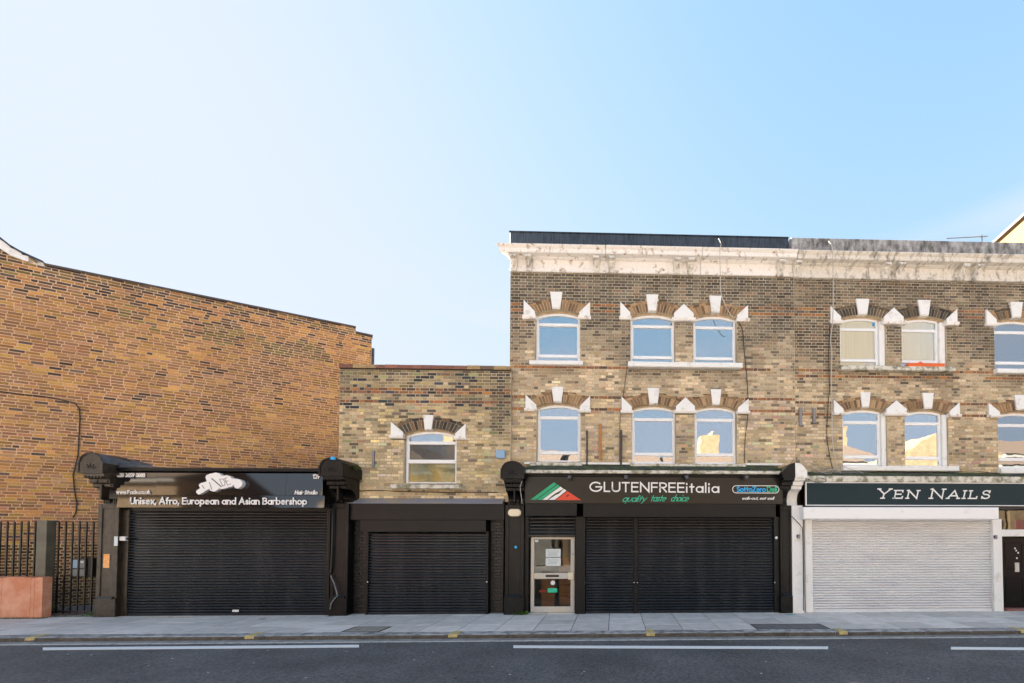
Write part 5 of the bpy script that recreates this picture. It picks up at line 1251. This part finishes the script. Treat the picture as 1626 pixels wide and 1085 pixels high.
lettering('lettering', 'Yen Nails', P(1392, 785, YSn).x, P(1570, 785, YSn).x, P(1481, 791.5, YSn).z, P(1481, 777, YSn).z-P(1481, 791.5, YSn).z, YSn, .030, 'letters', sn, gap=.30, glyphs=SG, small=.84, slant=.14, depth=.01, each=True)
# plain dark shopfront continuing past the edge of the view
b = MB(); b.box(P(1672, 900, YS).x, xNR-.3, YS+.1, YS+.3, 0, P(1800, 760, YS).z); b.build('next_shop_wall', 'charcoal', hn)
b = MB(); b.bbox(P(1703, 780, YSn).x, xNR-.3, YSn, YS+.1, P(1800, 806, YSn).z, P(1800, 766, YSn).z); b.build('next_shop_fascia', 'charcoal', hn)
shutter(hn, P(1700, 900, YS).x, xNR-.8, .012, P(1800, 806, YSn).z, 36, 'black_slat')
# door N
YDn = YS+.12
xd0, xd1 = P(1590, 910, YDn).x, P(1668, 910, YDn).x
zA, zB, zC, zD = P(1605, 965, YDn).z, P(1605, 855, YDn).z, P(1605, 852, YDn-.04).z, P(1605, 841, YDn-.04).z
zE = P(1605, 806, YDn).z
dn = MB(); dn.box(xd0, xd1, YDn, YDn+.05, zA, zB); dN = dn.build('door', 'door_black', hn)
w = xd1-xd0
for (a, c, zz0, zz1) in ((.08, .44, .55, .94), (.56, .92, .55, .94), (.08, .44, .08, .44), (.56, .92, .08, .44)):
    h = zB-zA; X0, X1, Z0, Z1 = xd0+w*a, xd0+w*c, zA+h*zz0, zA+h*zz1
    m_ = MB()
    for bx in ((X0, X1, Z0, Z0+.025), (X0, X1, Z1-.025, Z1), (X0, X0+.025, Z0+.025, Z1-.025), (X1-.025, X1, Z0+.025, Z1-.025)): m_.bbox(bx[0], bx[1], YDn-.012, YDn, bx[2], bx[3], .006)
    m_.build('door_panel', 'door_black', dN)
p = P(1614.5, 901, YDn); m_ = MB(); m_.bbox(p.x-.055, p.x+.055, YDn-.02, YDn-.001, p.z-.12, p.z+.12); m_.build('letter_plate', 'door_metal', dN)
for (a, c) in ((1611.5, 871), (1613.5, 874.5), (1616.5, 878), (1614.5, 886.5)):
    p = P(a, c, YDn); m_ = MB(); m_.bbox(p.x-.018, p.x+.018, YDn-.008, YDn-.001, p.z-.02, p.z+.02, .003); m_.build('door_number', 'letters', dN)
m_ = MB(); m_.bbox(xe-.02, xd1, YDn-.06, YDn+.06, zC, zD); m_.build('transom', 'white_paint', hn)
m_ = MB(); m_.bbox(xe-.02, xd1, YDn-.06, YDn+.06, zE, zE+.05); m_.build('transom', 'white_paint', hn)
m_ = MB(); m_.box(xd0-.02, xd1, YDn, YDn+.006, zD, zE); m_.build('fanlight', 'glass_low', hn)
m_ = MB(); m_.box(xd0-.02, xd1, YDn+.05, YDn+.06, zD-.02, zE); m_.build('fanlight_backing', 'curtain_grey', hn)
m_ = MB(); m_.bbox(xd0-.02, xd1, YDn-.16, YDn+.1, .001, zA-.002); m_.build('door_step', 'step_red', hn)
m_ = MB(); m_.box(xd0-.3, xd1+.3, YDn+.2, YDn+.3, 0, zE); m_.build('hall_backing', 'interior', hn)
for px_ , py_, lab in ((1267.5, 852, 'white pilaster left of the white shutter'), (1583.5, 853, 'white upright beside the black front door')):
    p = P(px_, py_, YS-.14); t = thing('shutter_switch', (p.x, YS-.14, p.z), 'small key switch box on the '+lab, 'switch')
    yy = YS-.142 if px_ < 1400 else YS-.082
    m_ = MB(); m_.bbox(p.x-.03, p.x+.03, yy-.04, yy, p.z-.05, p.z+.05); m_.build('switch_body', 'zinc', t); m_ = MB(); m_.bbox(p.x-.045, p.x-.031, yy-.03, yy, p.z-.025, p.z+.03); m_.build('switch_key', 'cable', t)

# ================================================================== small things on the facades
box_thing('metal_bracket', 592, 716, 595.5, 743, YM, .05, 'zinc', 'short upright grey metal strip on the brick left of the lone arched window', 'bracket')
def stub(px, y0, y1, r, m, label, Y=YB-.06, cat='pipe'):
    b = MB(); b.tube([(P(px, (y0+y1)/2, Y).x, Y, P(px, y1, Y).z), (P(px, (y0+y1)/2, Y).x, Y, P(px, y0, Y).z)], r, 6); return tag(b.build('pipe_stub', m), label, cat)
stub(932, 684, 738, .025, 'rust', 'short rusty upright pipe right of the lower left window, left of the orange batten')
stub(986, 683, 748, .032, 'rust', 'short rusty upright pipe between the orange batten and the lower middle window')
box_thing('timber_batten', 951, 674, 955.5, 731, YB-.012, .05, 'batten', 'upright orange timber batten between two rusty pipes on the brick', 'batten')
box_thing('metal_bracket', 1268, 648, 1272.5, 677, YB-.01, .06, 'zinc', 'taller of two short grey metal strips on the brick beside the drooping cables', 'bracket')
box_thing('metal_bracket', 1290, 649, 1294, 673, YB-.01, .06, 'zinc', 'shorter of two grey metal strips on the brick beside the drooping cables', 'bracket')
def cable(pts, r, m, label, Y=YB-.035, name='cable'):
    pp = []
    for i in range(len(pts)-1):
        for k in range(4):
            t = k/4; p0 = pts[max(i-1, 0)]; p1 = pts[i]; p2 = pts[i+1]; p3 = pts[min(i+2, len(pts)-1)]
            pp.append(tuple(.5*((2*p1[j])+(-p0[j]+p2[j])*t+(2*p0[j]-5*p1[j]+4*p2[j]-p3[j])*t*t+(-p0[j]+3*p1[j]-3*p2[j]+p3[j])*t**3) for j in range(2)))
    pp.append(pts[-1])
    b = MB(); b.tube([P(a, c, Y) for a, c in pp], r, 5); return tag(b.build(name, m, smooth=True), label, 'cable')
cable([(996, 583), (992, 610), (988, 640), (985, 660), (984, 690), (984, 735)], .007, 'cable', 'thin black cable running down left of the middle windows')
cable([(1168, 505), (1174, 514), (1179, 525), (1182, 560), (1186, 600), (1188, 640), (1187, 665), (1183, 700), (1182, 735)], .010, 'cable', 'black cable curving down right of the paired deli windows')
cable([(1141, 379), (1145, 388), (1143, 400), (1144, 440), (1146, 470), (1160, 500), (1168, 505)], .010, 'cable_white', 'thin pale cable falling over the dark parapet', YB-.40)
cable([(1316, 383), (1322, 396), (1323, 440), (1323, 480), (1322, 512), (1319, 540), (1321, 560), (1320, 600), (1321, 640), (1322, 700), (1328, 735), (1335, 752)], .012, 'cable_white', 'thin pale cable hanging the full height beside the joint of the two terrace houses', YB-.42)
cable([(1318, 512), (1316, 560), (1317, 620), (1315, 640), (1313, 690), (1316, 715), (1321, 740), (1325, 752)], .010, 'cable', 'black cable hanging down the brick beside the pale full height cable', YB-.05)
cable([(562, 780), (600, 779), (650, 781), (720, 782), (790, 782)], .010, 'cable', 'thin dark cable running level under the lone window sill', YM-.03)
cable([(836, 742), (880, 752), (960, 752), (1060, 750), (1150, 748), (1240, 746)], .010, 'cable', 'dark cable lying along the mossy ledge above the deli sign', 10.60)
for k in range(5):
    rs = random.Random(k+20); x0_ = 1283+k*5
    cable([(x0_, 740+rs.uniform(-4, 8)), (x0_+12+rs.uniform(-5, 8), 748+rs.uniform(-6, 6)), (x0_+35, 745+rs.uniform(-5, 6)), (x0_+55+k*6, 751+rs.uniform(-3, 3))], .007, 'cable_white' if k % 2 else 'zinc', 'loose tangled cable on the ledge above the left end of the teal sign', 10.6+.03*k)['group'] = 'tangled cables above the teal sign'
cable([(1283, 761), (1295, 766), (1310, 765), (1311, 761), (1300, 759)], .007, 'cable', 'small black cable loop at the left end of the teal sign', 10.50)
cable([(1257, 820), (1266, 829), (1272, 836), (1274, 842), (1275, 870), (1275.5, 920), (1276, 970)], .010, 'cable', 'black cable running down the gap beside the white pilaster', 10.60)
cable([(829, 764), (826, 775), (828, 790), (829, 800)], .008, 'cable_white', 'pale wire beside the left end of the deli sign', 10.36)
cable([(1504, 752), (1540, 748), (1580, 752), (1600, 757), (1640, 750)], .009, 'cable', 'dark cable sagging over the right part of the teal sign ledge', 10.56)
# plants on the brackets
weed(P(1249, 745, 10.5).x, 10.6, P(1249, 749, 10.5).z, .14, 60, 'green weed growing from the ledge beside the black half of the right bracket', 'leaf', 'plant', 1.2)
weed(P(838, 746, 10.6).x, 10.6, P(838, 750, 10.6).z, .10, 40, 'small green weed in the corner of the ledge left above the deli sign', 'leaf_dark', 'plant', 1.3)
weed(P(553, 742, 10.6).x, 10.7, P(553, 746, 10.6).z, .16, 70, 'creeping weed over the right side of the bracket between barber shop and small house', 'leaf_dark', 'plant', 1.0)
m_ = MB(); p = P(533, 729, 10.3); m_.prism([(p.x-.05, p.z-.03), (p.x+.05, p.z-.035), (p.x+.04, p.z+.03), (p.x-.03, p.z+.035)], 10.18, 10.235); tag(m_.build('plastic_scrap', 'blue_l'), 'bright blue plastic scrap on top of the black bracket', 'litter')
# window box
p0, p1 = P(1441, 585, YB-.1).x, P(1499, 585, YB-.1).x; zq = P(1470, 585, YB-.1).z
wb = thing('window_box', ((p0+p1)/2, YB-.1, zq), 'empty orange plastic plant trough on the sill of a top floor window', 'planter')
m_ = MB(); m_.extx([(YB-.12, zq), (YB-.135, zq+.10), (YB-.14, zq+.10), (YB-.145, zq+.115), (YB+.02, zq+.115), (YB+.01, zq)][::-1], p0, p1); m_.build('trough', 'terracotta_plastic', wb)
m_ = MB(); m_.prism([(p0+.15, zq+.10), (p0+.5, zq+.10), (p0+.45, zq+.16), (p0+.38, zq+.20), (p0+.3, zq+.15)], YB-.05, YB-.02); m_.build('saucer', 'terracotta_plastic', wb)
# items standing inside the nail-shop top window
box_thing('blue_box', 1384, 509, 1395, 519, YB+.17, .02, 'blue_l', 'pale blue box behind the glass at the top right of the left blind window', 'box')
box_thing('paper_sheet', 1373, 569, 1394, 580, YB+.17, .01, 'letters', 'white sheet of paper behind the lower glass of the left blind window', 'paper')
# aerial
t = thing('tv_aerial', P(1556, 384, 13.5), 'rusty television aerial lying level above the grey parapet', 'aerial')
a, c = P(1503, 379, 13.5), P(1568, 375.5, 13.5)
m_ = MB(); m_.tube([a, c], .011, 5); m_.build('boom', 'aerial', t)
for k in range(15):
    q = a.lerp(c, k/14); m_ = MB(); L = .20; m_.tube([(q.x-.03, q.y-L*.4, q.z-.02), (q.x+.03, q.y+L*.4, q.z+.02)], .007, 4); m_.build('element', 'aerial', t)
q = a.lerp(c, .86); m_ = MB(); m_.tube([(q.x, q.y, q.z-.9), (q.x, q.y, q.z+.05)], .02, 5); m_.build('mast', 'aerial', t)
# gable behind on the right
gX = 14.3
gb = thing('gable_building', (gX, 17, 0), 'sunlit yellow brick gable rising above the parapet at the far right', 'building')
z17 = P(1580, 388, 17).z; 
yA, yB_ = P(0, 0, 1).y*17.0, 13
m_ = MB(); sl = .62
def gp(px, py):    # pixel -> point on plane X=gX
    d = RM @ Vector(((px-PPX)/F, (PPY-py)/F, -1)); tt = gX/d.x; return EYE+d*tt
A = gp(1578, 390); B_ = gp(1626, 347); 
sl = (B_.z-A.z)/(B_.y-A.y)
yy0 = B_.y-2.0; zz0 = A.z+sl*(yy0-A.y)
yy1 = A.y+1.5; zz1 = A.z+sl*(yy1-A.y)
gy = max(yy0-1.0, 14.2)
sv = [(gX, yy1, 0), (gX, yy0, 0), (gX, gy, 0), (gX, gy, zz0-.8), (gX, yy0, zz0), (gX, yy1, zz1)]
k = len(sv); m_.v = sv+[(x_+6, y_, z_) for x_, y_, z_ in sv]; m_.f = [tuple(range(k))[::-1], tuple(range(k, 2*k))]+[(i, (i+1) % k, k+(i+1) % k, k+i) for i in range(k)]; m_.c = [None]*(k+2)
m_.build('wall', 'gable_brick', gb)
m_ = MB(); 
m_.v = [(gX-.12, yy1, zz1), (gX-.12, yy0, zz0), (gX+.2, yy0, zz0), (gX+.2, yy1, zz1), (gX-.12, yy1, zz1+.1), (gX-.12, yy0, zz0+.1), (gX+.2, yy0, zz0+.1), (gX+.2, yy1, zz1+.1)]
m_.f = [(0, 1, 2, 3), (4, 5, 6, 7), (0, 1, 5, 4), (1, 2, 6, 5), (2, 3, 7, 6), (3, 0, 4, 7)]; m_.c = [None]*6; m_.build('coping', 'rust', gb)
# small bits on the pavement
for px_, py_, Y_, m, lab, s in ((418, 977, 10.3, 'blue_d', 'flat blue scrap on the paving in front of the widest shutter', .09), (522, 975.5, 10.55, 'teal_paint', 'small teal scrap on the paving by the second pilaster', .05), (1256, 977.5, 10.45, 'teal_paint', 'teal paint spill on the paving at the foot of the white pilaster', .14)):
    p = P(px_, py_, Y_); b = MB(); rs = random.Random(px_); c = Vector((p.x, Y_, .006)); b.face([(c.x+math.cos(a*.785)*s*rs.uniform(.6, 1.2), c.y+math.sin(a*.785)*s*.5*rs.uniform(.6, 1.2), .007) for a in range(8)]); tag(b.build('scrap', m), lab, 'litter')
tp_ = MB(); xa, xc = P(228, 976, 10.5).x, P(312, 976, 10.5).x
for i in range(12):
    a = xa+(xc-xa)*i/12; tp_.box(a, a+(xc-xa)/12-.03, 10.50+.02*math.sin(i*1.3), 10.545+.02*math.sin(i*1.3), -.01, .006)
tag(tp_.build('yellow_strip', 'yellow'), 'broken yellow painted strip on the paving before the widest shutter', 'marking')
lf = MB(); rs = random.Random(11)
for i in range(130):
    px_ = rs.choice((1245, 1250, 1240, 1243, 525, 190, 1254))+rs.uniform(-5, 5) if i < 90 else rs.uniform(200, 1600); Y_ = 10.62+rs.uniform(-.06, .06); x_ = P(px_, 974, Y_).x; s = rs.uniform(.008, .022); a = rs.uniform(0, 3)
    lf.face([(x_+math.cos(a+k*1.57)*s*(1 if k % 2 else .5), Y_+math.sin(a+k*1.57)*s*(1 if k % 2 else .5), .006+rs.random()*.012) for k in range(4)])
tag(lf.build('fallen_leaves', 'dead_leaf', kind='stuff'), 'scattered dry brown leaves and crumbs along the foot of the shopfronts', 'leaves')
ch = MB(); rs = random.Random(5)
for i in range(60):
    x_ = rs.uniform(-11, 11); y_ = rs.uniform(5.6, 8.3); s = rs.uniform(.008, .022); ch.face([(x_+math.cos(k*1.26)*s*rs.uniform(.6, 1), y_+math.sin(k*1.26)*s*rs.uniform(.6, 1), ZR+.008) for k in range(5)])
tag(ch.build('road_specks', 'road_white', kind='stuff'), 'pale specks of grit and gum scattered on the asphalt', 'grit')

# ================================================================== the other side of the street (behind the camera, seen in the glass)
row = [(-46, 20.5, 6.9, 'opp_brick', 0, 1), (-25.3, 7.6, 3.6, 'opp_dark', 0, 0), (-17.5, 6.5, 6.0, 'opp_brick', 1, 1), (-10.8, 7.4, 6.5, 'opp_grey', 0, 0), (-3.2, 6.2, 6.2, 'opp_brick', 0, 0),
       (3.1, 7.0, 6.0, 'opp_brick', 0, 3.0), (10.3, 6.4, 6.9, 'opp_grey', 0, 1), (16.9, 8.2, 5.8, 'opp_brick', 1, 1), (25.3, 12, 6.9, 'opp_brick', 0, 1)]
desc = ['long sunlit brick terrace', 'low dark building with slate roof', 'gabled brick house', 'grey rendered house with slate roof', 'narrow brick house with chimney', 'gabled brick house with blue shopfront', 'tall grey rendered house', 'wide gabled brick house', 'long brick house at the right end']
for oi, (xo, wd, ht, mw, gab, chim) in enumerate(row):
    oh = thing('house', (xo+wd/2, -5.6, 0), desc[oi]+' across the street, mirrored in glass', 'house', 'houses across the street mirrored in the windows')
    b = MB(); b.box(xo+.01, xo+wd-.01, -14, -5.6, 0, ht); b.build('wall', mw, oh)
    b = MB(); rh = 2.1 if ht < 5 else 1.7
    if gab:
        b.v = [(xo, -5.4, ht), (xo+wd, -5.4, ht), (xo+wd/2, -5.4, ht+2.4), (xo, -14, ht), (xo+wd, -14, ht), (xo+wd/2, -14, ht+2.4)]; b.f = [(0, 1, 2), (3, 5, 4), (0, 2, 5, 3), (1, 4, 5, 2)]; b.c = [None]*4
    else:
        b.v = [(xo, -5.3, ht), (xo+wd, -5.3, ht), (xo+wd, -9.6, ht+rh), (xo, -9.6, ht+rh), (xo, -14, ht), (xo+wd, -14, ht)]; b.f = [(0, 1, 2, 3), (3, 2, 5, 4), (1, 5, 2), (0, 3, 4)]; b.c = [None]*4
    b.build('roof', mw if gab else 'opp_roof', oh)
    b = MB(); b.box(xo+.02, xo+wd-.02, -5.58, -5.38, ht-.25, ht-.02); b.build('cornice', 'opp_white', oh)
    if chim:
        b = MB(); cw = 1.3 if chim > 1 else .73; xo_ = xo+3.6-wd+1.0 if chim > 1 else xo; b.box(xo_+wd-.02-cw, xo_+wd-.02, -10.4, -9.0, ht, ht+2.9); ch_ = b.build('chimney', 'opp_brick', oh)
        for q in range(3): b = MB(); b.lathe((xo_+wd-.4, -10.1+q*.4, ht+2.9), [(.11, 0), (.09, .35)], 'Z', 8); b.build('chimney_pot', 'terracotta', ch_)
    nwin = max(2, int(wd/2.5))
    for kx in range(nwin):
        X = xo+wd*(kx+.5)/nwin; zq = 3.6
        if zq+1.5 > ht: continue
        b = MB(); b.box(X-.55, X+.55, -5.597, -5.55, zq-.1, zq+1.6); f_ = b.build('window', 'opp_white', oh)
        b = MB(); b.box(X-.45, X+.45, -5.549, -5.53, zq, zq+1.5); b.build('pane', 'opp_dark', f_)
    b = MB(); b.box(xo+.4, xo+wd-.4, -5.595, -5.5, .1, 2.9); b.build('shopfront', ('opp_white', 'opp_dark', 'step_red', 'opp_white', 'opp_dark', 'slate_blue')[oi % 6], oh)
print('objects', len(bpy.data.objects))
